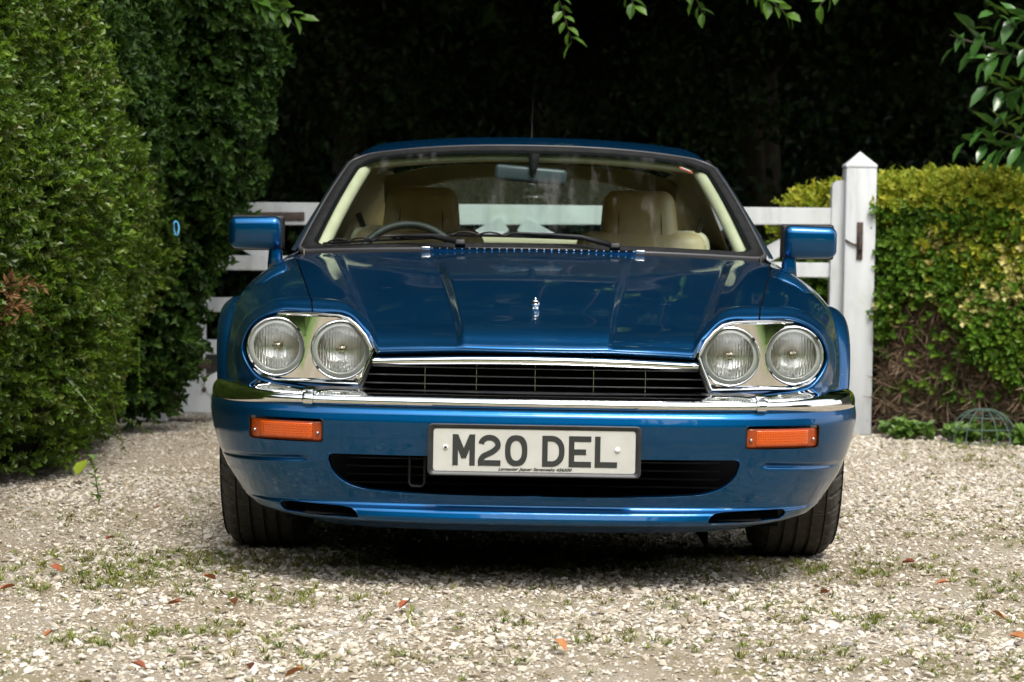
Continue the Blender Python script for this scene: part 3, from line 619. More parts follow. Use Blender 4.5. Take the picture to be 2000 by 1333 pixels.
# leaf canopy closing over the lane behind the gate
n = 9000; P = np.stack([RNG.uniform(-12, 12, n), 7.4 + 12 * RNG.random(n)**1.5, RNG.uniform(0, 1, n)], 1)
P[:, 2] = 4.05 + (P[:, 1] - 7.4) * .12 + P[:, 2]**1.4 * 11; kp = fbm(P, .4, 31.) > -.5; P = P[kp]
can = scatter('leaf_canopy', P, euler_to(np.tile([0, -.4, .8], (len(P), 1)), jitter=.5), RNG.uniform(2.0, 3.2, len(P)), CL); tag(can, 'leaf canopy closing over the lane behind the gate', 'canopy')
# trees round the drive, behind the photographer (seen only in the paint, the glass and the chrome)
n = 3200; a = RNG.uniform(0, 1, n); an = PI * (1.02 + .96 * a); rr = 18 + RNG.normal(0, 1.0, n); hh = 5.4 + 1.3 * np.sin(a * 19) + .9 * np.sin(a * 47 + 1)
P = np.stack([rr * np.cos(an), -2 + rr * np.sin(an), .2 + hh * RNG.random(n)**.8], 1)
CLB = [cluster('leaf_cluster', 22, .50, .33, .95, leaf_mat('far_leaf', [(.04, .085, .014), (.075, .135, .02)], .5), rt) for _ in range(3)]
ft = scatter('tree_line', P, euler_to(np.tile([0, .6, .5], (n, 1)), jitter=.6), RNG.uniform(1.1, 2.2, n), CLB); tag(ft, 'garden trees standing round the drive', 'trees')
# ------------------------------------------------------------------ the car (front at Y = 0, pointing at the camera)
car = empty('car', (0, 0, 0))
tag(car, 'blue metallic coupe with four round headlamps and number plate, parked on the gravel', 'car')

# --- control net for bonnet and wings: columns from the centre line outwards, rows from the front edge back
RT = [0, .03, .085, .35, .62, .92, 1.22, 1.5]
CN = {
 'c0': [(0, .022, .616), (0, -.004, .629), (0, .03, .655), (0, .30, .722), (0, .60, .777), (0, .90, .822), (0, 1.20, .860), (0, 1.50, .889)],
 'ca': [(.10, .024, .616), (.10, -.002, .629), (.105, .032, .654), (.11, .30, .720), (.12, .60, .775), (.13, .90, .820), (.14, 1.20, .858), (.15, 1.50, .887)],
 'c1': [(.187, .030, .616), (.187, .004, .630), (.19, .038, .655), (.208, .30, .717), (.232, .60, .772), (.258, .90, .816), (.283, 1.20, .853), (.31, 1.50, .881)],
 'c2': [(.205, .033, .6155), (.205, .007, .629), (.205, .042, .646), (.221, .30, .695), (.245, .60, .750), (.272, .90, .796), (.297, 1.20, .841), (.335, 1.50, .879)],
 'cb': [(.31, .044, .613), (.31, .02, .6255), (.315, .055, .645), (.34, .30, .696), (.375, .60, .750), (.41, .90, .795), (.445, 1.20, .840), (.475, 1.50, .875)],
 'c3': [(.418, .072, .608), (.414, .048, .620), (.418, .085, .641), (.452, .30, .692), (.497, .60, .744), (.542, .90, .789), (.585, 1.20, .835), (.625, 1.50, .868)],
 'c4': [(.448, .115, .655), (.440, .097, .660), (.447, .130, .681), (.480, .30, .719), (.525, .60, .772), (.570, .90, .815), (.612, 1.20, .849), (.652, 1.50, .869)],
 'cc': [(.505, .165, .698), (.500, .146, .709), (.505, .180, .727), (.535, .32, .744), (.583, .60, .789), (.628, .90, .826), (.668, 1.20, .851), (.705, 1.50, .866)],
 'c5': [(.600, .205, .706), (.598, .183, .717), (.602, .215, .735), (.618, .33, .754), (.657, .60, .795), (.697, .90, .827), (.732, 1.20, .848), (.762, 1.50, .858)],
 'c6': [(.692, .245, .703), (.700, .222, .713), (.706, .255, .728), (.722, .36, .744), (.760, .61, .780), (.792, .91, .806), (.813, 1.21, .823), (.828, 1.50, .832)],
 'c7': [(.752, .272, .670), (.764, .252, .678), (.776, .285, .686), (.800, .39, .698), (.842, .62, .725), (.868, .91, .747), (.874, 1.21, .765), (.874, 1.50, .775)],
 'c8': [(.780, .292, .612), (.793, .275, .612), (.808, .312, .612), (.835, .42, .615), (.876, .64, .632), (.893, .92, .645), (.892, 1.22, .655), (.890, 1.50, .66)],
 'c9': [(.742, .262, .552), (.752, .246, .541), (.770, .268, .525), (.812, .36, .505), (.878, .62, .48), (.898, .92, .47), (.895, 1.22, .47), (.893, 1.50, .47)],
 'cd': [(.640, .215, .532), (.645, .196, .521), (.650, .196, .505), (.70, .25, .46), (.86, .60, .38), (.890, .92, .34), (.89, 1.22, .34), (.885, 1.50, .34)],
 'ce': [(.468, .14, .530), (.463, .118, .521), (.463, .115, .505), (.50, .20, .43), (.80, .55, .27), (.86, .92, .22), (.86, 1.22, .22), (.855, 1.50, .22)],
}
RS = np.concatenate([np.linspace(0, .085, 14)[:-1], np.linspace(.085, .35, 24)[:-1], np.linspace(.35, 1.5, 78)])
CD = {k: herm(RT, v, RS) for k, v in CN.items()}
def net(segs):
    """segs: list of (column names, samples); creases where segments meet"""
    rows = []
    for i in range(len(RS)):
        row = []
        for cols, n in segs:
            p = spl([CD[c][i] for c in cols], n); row.append(p if not row else p[1:])
        rows.append(np.concatenate(row))
    return np.array(rows)
half = net([(['c0', 'ca', 'c1'], 24), (['c1', 'c2'], 7), (['c2', 'cb', 'c3'], 34), (['c3', 'c4'], 10), (['c4', 'cc', 'c5'], 24)])
half[:, 0, 0] = 0
half[:, :, 0] -= np.linspace(0, .0022, half.shape[1])[None]          # shut line gap
mir = half[:, :0:-1].copy(); mir[:, :, 0] *= -1
hood = grid('hood', np.concatenate([mir, half], 1), PAINT, car)
for s in (-1, 1):
    A = net([(['c5', 'c6', 'c7', 'c8', 'c9', 'cd', 'ce'], 96)]); A[:, :, 0] += np.linspace(.0022, 0, A.shape[1])[None]
    # carry the wing back to the door
    A[:, :, 0] *= s
    nu, nv = A.shape[:2]; V = A.reshape(-1, 3); F = []
    for f in gridF(nu, nv):
        c = V[list(f)].mean(0)
        if (c[1] - .93)**2 + (c[2] - .33)**2 < .385**2: continue
        F.append(f if s > 0 else f[::-1])
    mobj('fender', V, F, PAINT, car)
    # dark channel under the shut line
    ch = CD['c5'][4:].copy(); ch[:, 0] *= s; ch[:, 2] -= .006
    B = np.stack([ch + np.array([-.012, 0, -.004]), ch + np.array([.012, 0, -.004])], 1); grid('shut_line', B, VOID, car)
    # flared wheel arch
    def arch(yc, zc, name, xb, xo, r0, r1, t0, t1, mt=PAINT):
        A = []
        for t in np.linspace(R(t0), R(t1), 48):
            c, sn = math.cos(t), math.sin(t); row = []
            for k in np.linspace(0, 1, 9):
                e = math.sin(k * PI / 2); x = xb - .022 * (1 - sn) + (xo - xb - .024 * (1 - sn)) * e; r = r0 + (r1 - r0) * (1 - math.cos(k * PI / 2)); row.append((s * x, yc - r * c, zc + r * sn))
            xq = xb - .022 * (1 - sn) + (xo - xb - .024 * (1 - sn)); row += [(s * (xq - .001), yc - (r1 - .008) * c, zc + (r1 - .008) * sn), (s * (xq - .02), yc - (r1 - .014) * c, zc + (r1 - .014) * sn)]
            A.append(row)
        return grid(name, A, mt, car)
    arch(.93, .33, 'wheel_arch', .862, .926, .412, .362, 14, 172)
    arch(3.50, .33, 'wheel_arch', .862, .925, .412, .362, -12, 192)
    for yc in (.93, 3.50):
        A = [[(s * x, yc - .405 * math.cos(t), .33 + .405 * math.sin(t)) for x in (.50, .84)] for t in np.linspace(R(32), R(190), 30)]
        grid('arch_liner', A, VOID, car)
        mobj('arch_liner', [(s * .5, yc - .41, .05), (s * .5, yc + .41, .05), (s * .5, yc + .41, .64), (s * .5, yc - .41, .64)], [(0, 1, 2, 3)], VOID, car)

# --- bonnet vent strip and cowl
vent = rbox('vent_panel', (.66, .035, .012), PAINT, car, (0, 1.514, .8870), .003)
for k in range(27):
    x = -.312 + k * .024
    rbox('vent_slot', (.0192, .022, .0065), VOID, vent, (x, -.010, .0048), .0)
for s in (-1, 1): rbox('vent_clip', (.03, .02, .012), STEEL, vent, (s * .345, -.006, .003), .003)
A = []
for x in np.linspace(-.80, .80, 41):
    u = abs(x) / .80; zr = .884 - .034 * u**2; A.append([(x, 1.495, zr - .012), (x, 1.52, zr - .002), (x, 1.62 + .10 * u**2, zr + .010), (x, 1.78 + .06 * u, zr + .012)])
grid('cowl', A, BLACK_TRIM, car)

# --- front bumper / apron
XF_T = [0, .2, .4, .6, .74, .84, .91, .96, .99, 1.0, 1.0]; YF_T = [0, .003, .014, .040, .085, .145, .215, .30, .39, .47, .545]
TT = np.linspace(0, 1, len(XF_T))
def plan(t): return herm(TT, XF_T, t), herm(TT, YF_T, t)
XM = ([.150, .172, .190, .222, .286, .335, .392, .448, .475, .497, .505], [.66, .73, .775, .812, .848, .868, .884, .892, .891, .884, .875])
YC = ([.150, .166, .172, .180, .190, .205, .211, .217, .224, .235, .26, .33, .40, .44, .462, .478, .490, .498, .505],
      [.06, .022, -.012, -.030, -.034, -.030, -.026, -.010, -.006, -.008, -.018, -.042, -.056, -.060, -.056, -.044, -.026, -.006, .02])
def xm(z): return np.interp(z, *XM)
def yc(z): return np.interp(z, *YC)
tf = np.linspace(0, 1, 600); pxf, pyf = plan(tf); pxf = np.maximum.accumulate(pxf)
def by(x, z):
    """depth of the bumper face at x, z (front and corners)"""
    r = np.clip(np.abs(x) / xm(z), 0, .9995); t = np.interp(r, pxf[:520], tf[:520]); return yc(z) + plan(np.atleast_1d(t))[1][0] * (1.0 if z > .25 else 1.0)
MOUTH = [(-.537, .352), (-.5385, .338), (-.530, .313), (-.515, .293), (-.490, .275), (-.456, .263), (-.376, .2545), (-.256, .2505), (-.1, .249), (0, .249)]
mt_ = spl(MOUTH[1:], 60); MOUTH = [(-.528, .353), (-.536, .349)] + [tuple(p) for p in mt_]; MOUTH = MOUTH + [(-a, b) for a, b in MOUTH[::-1][1:]]
IND = {s: [(s * a, b) for a, b in rrect(.550, .752, .381, .443, .008)] for s in (-1, 1)}
SLOT = {s: [(s * a, b) for a, b in ([(.672, .206), (.668, .196), (.655, .189), (.60, .186), (.46, .184), (.454, .188), (.462, .203), (.475, .211), (.50, .214), (.60, .216), (.66, .216), (.668, .213)])] for s in (-1, 1)}
HOLES = [MOUTH, IND[-1], IND[1], SLOT[-1], SLOT[1]]
ts = np.concatenate([np.linspace(0, .78, 150)[:-1], np.linspace(.78, 1, 24)])
zs = np.unique(np.concatenate([np.linspace(.150, .23, 36), np.linspace(.23, .30, 16), np.linspace(.30, .36, 26), np.linspace(.36, .455, 24), np.linspace(.455, .505, 18)]))
ax, ay = plan(ts); ax = np.maximum.accumulate(ax)
def bump_pt(sx, j, z):
    x = sx * xm(z) * ax[j]; y = yc(z) + ay[j]
    g = math.exp(-((z - .338 + .012 * max(0, abs(x) - .60) / .25) / .0065)**2) * np.clip((abs(x) - .585) / .03, 0, 1)   # side groove
    return np.array([x, y + .012 * g, z])
Xc = [(-1, j) for j in range(len(ts) - 1, 0, -1)] + [(1, j) for j in range(len(ts))]
BA = np.array([[bump_pt(sx, j, z) for z in zs] for sx, j in Xc])
nu, nv = BA.shape[:2]; flat = BA.reshape(-1, 3); dead = np.zeros((nu - 1, nv - 1), bool)
cc = (BA[:-1, :-1] + BA[1:, :-1] + BA[:-1, 1:] + BA[1:, 1:]) / 4; front = cc[:, :, 1] < .30
for h in HOLES: dead |= inpoly(cc[:, :, 0], cc[:, :, 2], h) & front
touch = np.zeros((nu, nv), bool); live = np.zeros((nu, nv), bool)
for di in (0, 1):
    for dj in (0, 1):
        touch[di:nu - 1 + di, dj:nv - 1 + dj] |= dead; live[di:nu - 1 + di, dj:nv - 1 + dj] |= ~dead
for i, j in np.argwhere(touch & live):
    p = BA[i, j, [0, 2]]; best = None
    for h in HOLES:
        q = nearest_on(p, h); d = ((q - p)**2).sum()
        if best is None or d < best[0]: best = (d, q)
    q = best[1]; BA[i, j] = (q[0], by(q[0], q[1]), q[1])
F = [f for k, f in enumerate(gridF(nu, nv)) if not dead.ravel()[k]]
bumper = mobj('bumper', BA.reshape(-1, 3), F, PAINT, car)
def rim(name, poly, m, parent, depth, rad=.0028, off=-.0006, inset=.0):
    """rolled edge round an opening plus the return that runs back from it"""
    pts = [(x, by(x, z) + off, z) for x, z in poly]; n = len(pts); A = []
    c = np.mean(np.array(poly), 0)
    for (x, y, z) in pts:
        d = c - np.array([x, z]); d /= np.linalg.norm(d) + 1e-9
        A.append([(x - d[0] * rad, y + rad, z - d[1] * rad), (x - d[0] * rad * .3, y - rad * .35, z - d[1] * rad * .3), (x + d[0] * rad * .6, y, z + d[1] * rad * .6), (x + d[0] * rad, y + rad, z + d[1] * rad), (x + d[0] * (rad + inset), y + depth, z + d[1] * (rad + inset))])
    return grid(name, A, m, parent, closed_u=True)
rim('mouth_edge', MOUTH, PAINT, bumper, .05, .004)
for s in (-1, 1): rim('slot_edge', SLOT[s], PAINT, bumper, .04, .0022)
# behind the mouth and the slots
mobj('radiator_cavity', [(-.66, .20, .16), (.66, .20, .16), (.66, .24, .44), (-.66, .24, .44)], [(0, 1, 2, 3)], VOID, bumper)
for k in range(5): rbox('radiator_bar', (1.0, .01, .004), GREY_PLASTIC, bumper, (0, .17, .262 + .022 * k), .001)
tubes('tow_bracket', [([(-.325, .03, .345), (-.325, .03, .275), (-.318, .022, .268), (-.292, .022, .268), (-.285, .03, .275), (-.285, .03, .345)], .0045)], BLACK_TRIM, bumper)
mobj('under_tray', [(-.60, .04, .19), (.60, .04, .19), (.62, .45, .20), (.50, 1.6, .20), (-.50, 1.6, .20), (-.62, .45, .20)], [(0, 1, 2, 3, 4, 5)], VOID, car)
# amber indicators
for s in (-1, 1):
    rim('indicator_recess', IND[s], BLACK_TRIM, bumper, .022, .0026)
    def face(poly, d0): return [(x, by(x, z) + d0, z) for x, z in poly]
    def lamp_slab(name, x0, x1, z0, z1, r, d, th, m):
        P = [(s * a, b) for a, b in rrect(x0, x1, z0, z1, r, 4)]; n = len(P)
        xs = np.linspace(x0, x1, 24); V = []; Fq = []
        A = [[(s * x, by(x, z) + d + (.004 * max(0, 1 - min(x - x0, x1 - x) / .004)), z) for z in np.linspace(z0, z1, 10)] for x in xs]
        A = [[(p[0][0], p[0][1] + th, p[0][2])] + p + [(p[-1][0], p[-1][1] + th, p[-1][2])] for p in A]
        return grid(name, A, m, bumper)
    lamp_slab('indicator', .5535, .7485, .3835, .4345, .006, .007, .012, AMBER_DARK)
    lamp_slab('indicator_lens', .578, .722, .389, .430, .004, .002, .010, AMBER)
    for x in (.564, .737): lathe('indicator_screw', [(.0, -.004), (.003, -.004), (.0042, -.002), (.0042, .006)], STEEL, bumper, 12, 'Y', (s * x, by(x, .405) + .006, .405))

# --- chrome bumper bar with wrapped ends
def cb(t):
    x, y = plan(np.atleast_1d(t)); return .880 * x[0], y[0]
A = []
for sx, t in [(-1, t) for t in np.linspace(.93, 0, 90)[:-1]] + [(1, t) for t in np.linspace(0, .93, 90)]:
    x, y = cb(t); e = np.clip((x - .60) / .27, 0, 1); e = e * e * (3 - 2 * e)
    zb = .479 - .012 * e; zt = .507 + .012 * e; dpt = .040 + .045 * e
    nx = sx * np.clip((x - .55) / .33, 0, 1)**2; row = []
    Y0 = -.046 + y
    prof = [(.020, zb - .002), (.002, zb), (-.010, zb + .005), (-.013, zb + (zt - zb) * .35), (-.012, zb + (zt - zb) * .62), (-.006, zb + (zt - zb) * .85), (.004, zt - .001), (.022, zt + .004), (dpt + .03, zt + .010 + .006 * e)]
    row = [(sx * x + nx * -o * .7, Y0 + o * (1 - .5 * abs(nx)), z) for o, z in prof]
    A.append(spl(row, 22))
chrome = grid('chrome_bumper', A, CHROME, car)
for s in (-1, 1):
    B = []
    for xx in np.linspace(.578, .606, 8):
        t = np.interp(xx / .880, pxf[:520], tf[:520]); x, y = cb(t); Y0 = -.046 + y - .0035
        o = .0 if .58 < xx < .604 else .0025
        B.append(spl([(s * xx, Y0 + a + o, z) for a, z in [(.02, .476), (.002, .476), (-.011, .482), (-.0145, .49), (-.0130, .499), (-.006, .506), (.004, .5105), (.022, .515), (.06, .520)]], 18))
    grid('joint_cover', B, CHROME, chrome)
# plastic filler between the grille and the chrome bar
A = [[(x, .005 + .04 * (abs(x) / .45)**2, .507), (x, .02 + .04 * (abs(x) / .45)**2, .519), (x, .085, .5225)] for x in np.linspace(-.60, .60, 31)]
grid('filler_panel', A, GREY_PLASTIC, car)

# --- grille
def lipy(x): return .058 * (abs(x) / .42)**2.2
grille = mobj('grille', [(-.415, .075, .612), (.415, .075, .612), (.455, .075, .513), (-.455, .075, .513), (-.43, .20, .60), (.43, .20, .60), (.45, .20, .513), (-.45, .20, .513)],
              [(4, 5, 6, 7), (0, 1, 5, 4), (1, 2, 6, 5), (0, 4, 7, 3)], VOID, car, False)
prof = [(0, -.012), (-.008, -.011), (-.0125, -.005), (-.013, .003), (-.009, .009), (0, .0115), (.014, .012), (.014, -.012)]
path = [(x, .006 + lipy(x), .603 - .012 * (abs(x) / .42)**2) for x in np.linspace(-.424, .424, 49)]
sweep('grille_bar', path, [(-a, b) for a, b in prof], CHROME, grille)
for z, xe in ((.578, .424), (.556, .434), (.534, .443)):
    sweep('slat', [(x, .052 + .02 * (abs(x) / .43)**2, z) for x in np.linspace(-xe, xe, 17)], [(-.002, -.0015), (-.002, .0015), (.03, .004), (.03, .001)], BLACK_TRIM, grille)
    sweep('slat_edge', [(x, .0495 + .02 * (abs(x) / .43)**2, z) for x in np.linspace(-xe, xe, 17)], [(-.0006, -.0011), (-.0006, .0011), (.0006, .0011), (.0006, -.0011)], CHROME_DULL, grille)
for x in (-.289, -.154, 0, .153, .289):
    rbox('grille_divider', (.0022, .03, .084), BLACK_TRIM, grille, (x, .068, .553), .0005); rbox('divider_edge', (.0010, .002, .084), CHROME_DULL, grille, (x, .0515, .553), 0)
for s in (-1, 1):
    tube('grille_side', [(s * .424, .058, .60), (s * .458, .08, .520)], .0055, BLACK_TRIM, grille, 8)

# --- headlamps
BZ = [(.792, .611), (.7905, .634), (.783, .657), (.770, .680), (.748, .697), (.711, .709), (.665, .7115), (.619, .712), (.570, .712), (.523, .710), (.495, .703), (.470, .684), (.448, .659), (.4285, .625), (.426, .616),
      (.440, .580), (.462, .5265), (.551, .526), (.640, .526), (.702, .5275), (.745, .542), (.770, .562), (.785, .585)]
def bzy(x, z): return .085 + .19 * np.clip((x - .42) / .37, 0, 1)**1.35 + .10 * (z - .52) * np.clip((x - .42) / .2, .3, 1)
LC = [(.697, .619), (.5165, .617)]; LR = .0805
OUT = []
for i in range(len(BZ)):
    a, b = np.array(BZ[i]), np.array(BZ[(i + 1) % len(BZ)]); m_ = max(1, int(np.linalg.norm(b - a) / .004))
    OUT += [tuple(a + (b - a) * k / m_) for k in range(m_)]
for s in (-1, 1):
    # plate with two round holes: fine grid clipped to the outline and snapped
    gx = np.arange(.420, .800, .004); gz = np.arange(.520, .718, .004)
    holes = [[(c[0] + LR * math.cos(a), c[1] + LR * math.sin(a)) for a in np.linspace(0, 2 * PI, 72, endpoint=False)] for c in LC]
    GX, GZ = np.meshgrid(gx, gz, indexing='ij'); cx_ = GX[:-1, :-1] + .002; cz_ = GZ[:-1, :-1] + .002
    ok = inpoly(cx_, cz_, OUT)
    for h in holes: ok &= ~inpoly(cx_, cz_, h)
    t1 = np.zeros(GX.shape, bool); t0 = np.zeros(GX.shape, bool)
    for di in (0, 1):
        for dj in (0, 1):
            t1[di:GX.shape[0] - 1 + di, dj:GX.shape[1] - 1 + dj] |= ok; t0[di:GX.shape[0] - 1 + di, dj:GX.shape[1] - 1 + dj] |= ~ok
    t0[0] = t0[-1] = True; t0[:, 0] = t0[:, -1] = True
    P2 = np.stack([GX, GZ], -1)
    for i, j in np.argwhere(t1 & t0):
        best = min(((nearest_on(P2[i, j], h)) for h in [OUT] + holes), key=lambda q: ((q - P2[i, j])**2).sum()); P2[i, j] = best
    V = [(s * p[0], bzy(p[0], p[1]) + .010 + .108 * (.714 - p[1]), p[1]) for p in P2.reshape(-1, 2)]
    F = [f if s > 0 else f[::-1] for k, f in enumerate(gridF(*GX.shape)) if ok.ravel()[k]]
    bez = mobj('headlight_bezel', V, F, CHROME, car)
    # raised rim
    c = np.mean(np.array(OUT), 0); A = []
    for x, z in OUT:
        d = (c - np.array([x, z])); d /= np.linalg.norm(d); y = bzy(x, z)
        A.append([(s * (x - d[0] * .002), y + .02, z - d[1] * .002), (s * (x - d[0] * .002), y + .003, z - d[1] * .002), (s * (x + d[0] * .001), y - .001, z + d[1] * .001), (s * (x + d[0] * .005), y, z + d[1] * .005), (s * (x + d[0] * .010), y + .0105, z + d[1] * .010)])
    grid('bezel_rim', A, CHROME, bez, closed_u=True)
    lathe('bezel_screw', [(.0, -.0015), (.003, -.0015), (.0045, 0), (.0045, .004)], GREY_PLASTIC, bez, 12, 'Y', (s * .474, bzy(.474, .540) + .008, .540))
    for q, (lx, lz) in enumerate(LC):
        y0 = bzy(lx, lz) + .006
        yaw = s * (.30 if q == 0 else .16) * 0
        hl = lathe('headlight', [(.012, .052), (.022, .0495), (.032, .046), (.042, .040), (.051, .031), (.058, .021), (.064, .010), (.066, .004)], REFLECTOR, car, 64, 'Y', (s * lx, y0, lz))
        lathe('headlight_ring', [(.0805, .03), (.0810, .004), (.0800, -.004), (.0780, -.0075), (.0755, -.006), (.0740, .002)], CHROME, hl, 72)
        lathe('headlight_gasket', [(.0752, -.004), (.0735, -.0015), (.0730, .012)], CHROME_DULL, hl, 64)
        # ribbed lens: smooth dome in front, vertical flutes behind
        V = []; Fc = []; nr, na = 26, 96
        for side in (0, 1):
            for i in range(nr + 1):
                r = .0728 * i / nr
                for k in range(na):
                    a = 2 * PI * k / na; x, z = r * math.cos(a), r * math.sin(a); y = -.012 + .014 * (r / .0728)**2
                    if side:
                        y += .0045
                        if r < .061:
                            y += .0002
                    V.append((x, y, z))
        n1 = (nr + 1) * na
        for side in (0, 1):
            for i in range(nr):
                for k in range(na):
                    f = (side * n1 + i * na + k, side * n1 + (i + 1) * na + k, side * n1 + (i + 1) * na + (k + 1) % na, side * n1 + i * na + (k + 1) % na)
                    Fc.append(f if side else f[::-1])
        for k in range(na): Fc.append((nr * na + k, nr * na + (k + 1) % na, n1 + nr * na + (k + 1) % na, n1 + nr * na + k)[::-1])
        mobj('lens', [(v[0] * .842, v[1] + .005, v[2] * .842) for v in V], Fc, LENS, hl)
        lathe('lens_cover', [(.0, -.013), (.02, -.0122), (.045, -.0085), (.062, -.0045), (.0735, .0005)], GLASS_CLEAR, hl, 48)
        lathe('lens_rim', [(.0612, .006), (.0614, -.001), (.0630, -.0025), (.0660, -.0018), (.0735, .0015)], LENS_RIM, hl, 64, 'Y', (0, .0015, 0))
        lathe('bulb_shield', [(.0, .016), (.010, .017), (.0125, .021), (.0125, .035), (.009, .052)], SHIELD, hl, 24)
        for a in (38, 218):
            t = R(a); rbox('ring_clip', (.010, .008, .006), BLACK_TRIM, hl, (.0768 * math.cos(t), -.006, .0768 * math.sin(t)), .001, rot=(0, -t - PI / 2, 0))

# --- number plate
plate = prism('number_plate', rrect(-.2605, .2605, -.0555, .0555, .008), -.002, .002, PLATE, car, (0, -.079, .3745))
fo = rrect(-.2745, .2745, -.0665, .0665, .012); fi = rrect(-.2600, .2600, -.0550, .0550, .008)
A = [[(a[0], .012, a[1]), (a[0], -.004, a[1]), (a[0] * .994 + b[0] * .006, -.008, a[1] * .97 + b[1] * .03), (a[0] * .75 + b[0] * .25, -.008, a[1] * .75 + b[1] * .25), (a[0] * .45 + b[0] * .55, -.0045, a[1] * .45 + b[1] * .55), (b[0], -.0035, b[1]), (b[0], .004, b[1])] for a, b in zip(fo, fi)]
grid('plate_frame', A, GREY_PLASTIC, plate, closed_u=True)
mobj('plate_backing', [(a[0], .006, a[1]) for a in fo], [tuple(range(len(fo)))], BLACK_TRIM, plate, False)
H, W, ST = .0795, .0575, .0140
def put_char(name, polys, x0):
    V = []; F = []
    for poly in polys:
        n = len(poly); o = len(V); V += [(x0 + p[0], -.0034, p[1] - H / 2) for p in poly] + [(x0 + p[0], -.0020, p[1] - H / 2) for p in poly]
        tri = geometry.tessellate_polygon([[Vector((p[0], p[1], 0)) for p in poly]])
        F += [tuple(o + i for i in t) for t in tri] + [(o + i, o + (i + 1) % n, o + n + (i + 1) % n, o + n + i) for i in range(n)]
    mobj(name, V, F, INK, plate, False)
def ring_polys(outer, inner):
    return [[outer[i], outer[i + 1], inner[i + 1], inner[i]] for i in range(len(outer) - 1)]
def stroke(path, wd):
    path = [Vector(p) for p in path]; lft = []; rgt = []
    for i, p in enumerate(path):
        a = path[max(i - 1, 0)]; b = path[min(i + 1, len(path) - 1)]; t = (b - a).normalized(); n = Vector((-t.y, t.x)); lft.append(p + n * wd / 2); rgt.append(p - n * wd / 2)
    return ring_polys([tuple(v) for v in lft], [tuple(v) for v in rgt])
XS = [-.2103, -.1442, -.0755, .0200, .0885, .1555]
put_char('plate_letter', [[(0, 0), (0, H), (ST * 1.02, H), (W / 2, H * .56), (W - ST * 1.02, H), (W, H), (W, 0), (W - ST, 0), (W - ST, H * .52), (W / 2 + .006, H * .23), (W / 2 - .006, H * .23), (ST, H * .52), (ST, 0)]], XS[0])
c2 = [(W / 2 + (W - ST) / 2 * math.cos(R(a)), H - W / 2 + .003 + (W / 2 - ST / 2 - .003) * math.sin(R(a)) * 1.0 + .0) for a in np.linspace(172, -18, 22)]
e = c2[-1]; c2 = c2 + [tuple(p) for p in spl([e, (e[0] - .008, H * .50), (W * .45, H * .385), (ST * .5 + .006, H * .30), (ST * .5, H * .20), (ST * .5, 0)], 18)[1:]]
put_char('plate_digit', stroke(c2, ST) + [[(ST, 0), (W, 0), (W, ST), (ST, ST)]], XS[1])
def oval(w_, h_, n=48, p=2.5): return [(W / 2 + w_ / 2 * math.copysign(abs(math.cos(t))**(2 / p), math.cos(t)), H / 2 + h_ / 2 * math.copysign(abs(math.sin(t))**(2 / p), math.sin(t))) for t in np.linspace(0, 2 * PI, n + 1)]
put_char('plate_digit', ring_polys(oval(W, H), oval(W - 2 * ST, H - 2 * ST, p=2.3)), XS[2])
do = [(0, 0), (W * .42, 0)] + [(W * .42 + W * .58 * math.cos(R(a)), H / 2 + H / 2 * math.copysign(abs(math.sin(R(a)))**.82, math.sin(R(a)))) for a in np.linspace(-90, 90, 24)] + [(W * .42, H), (0, H), (0, 0)]
di = [(ST, ST), (W * .42, ST)] + [(W * .42 + (W * .58 - ST) * math.cos(R(a)), H / 2 + (H / 2 - ST) * math.copysign(abs(math.sin(R(a)))**.82, math.sin(R(a)))) for a in np.linspace(-90, 90, 24)] + [(W * .42, H - ST), (ST, H - ST), (ST, ST)]
put_char('plate_letter', ring_polys(do, di), XS[3])
put_char('plate_letter', [[(0, 0), (W, 0), (W, ST), (ST, ST), (ST, H / 2 - ST / 2 - .001), (W * .77, H / 2 - ST / 2 - .001), (W * .77, H / 2 + ST / 2 - .001), (ST, H / 2 + ST / 2 - .001), (ST, H - ST), (W, H - ST), (W, H), (0, H)]], XS[4])
put_char('plate_letter', [[(0, 0), (W, 0), (W, ST), (ST, ST), (ST, H), (0, H)]], XS[5])
def text_obj(name, body, size, width, m, parent, loc, bold=.0, shear=0.):
    cu = bpy.data.curves.new(name, 'FONT'); cu.body = body; cu.size = size; cu.align_x = 'CENTER'; cu.shear = shear; cu.offset = bold; cu.extrude = .0003
    o = bpy.data.objects.new(name, cu); COL.objects.link(o); bpy.context.view_layer.update()
    me = bpy.data.meshes.new_from_object(o.evaluated_get(bpy.context.evaluated_depsgraph_get())); bpy.data.objects.remove(o)
    xs = [v.co.x for v in me.vertices]; k = width / (max(xs) - min(xs))
    for v in me.vertices: v.co.x *= k
    me.materials.clear(); me.materials.append(m); me.name = name
    t = bpy.data.objects.new(name, me); link(t, parent); t.location = loc; t.rotation_euler = (R(90), 0, 0); return t
text_obj('dealer_lettering', 'Lancaster Jaguar Sevenoaks 456300', .0100, .189, INK, plate, (.0015, -.0030, -.0508), .00022, .28)
lathe('plate_screw', [(.0, -.004), (.0045, -.004), (.0068, -.002), (.0068, .001)], WHITE_BTN, plate, 20, 'Y', (-.2285, -.002, .006)); lathe('plate_screw', [(.0, -.0012), (.0038, -.001), (.0038, .001)], GREY_PLASTIC, plate, 16, 'Y', (-.2285, -.0055, .006))
lathe('plate_screw', [(.0, -.005), (.005, -.0045), (.0072, -.002), (.0072, .001)], WHITE_BTN, plate, 20, 'Y', (.2135, -.002, .006))

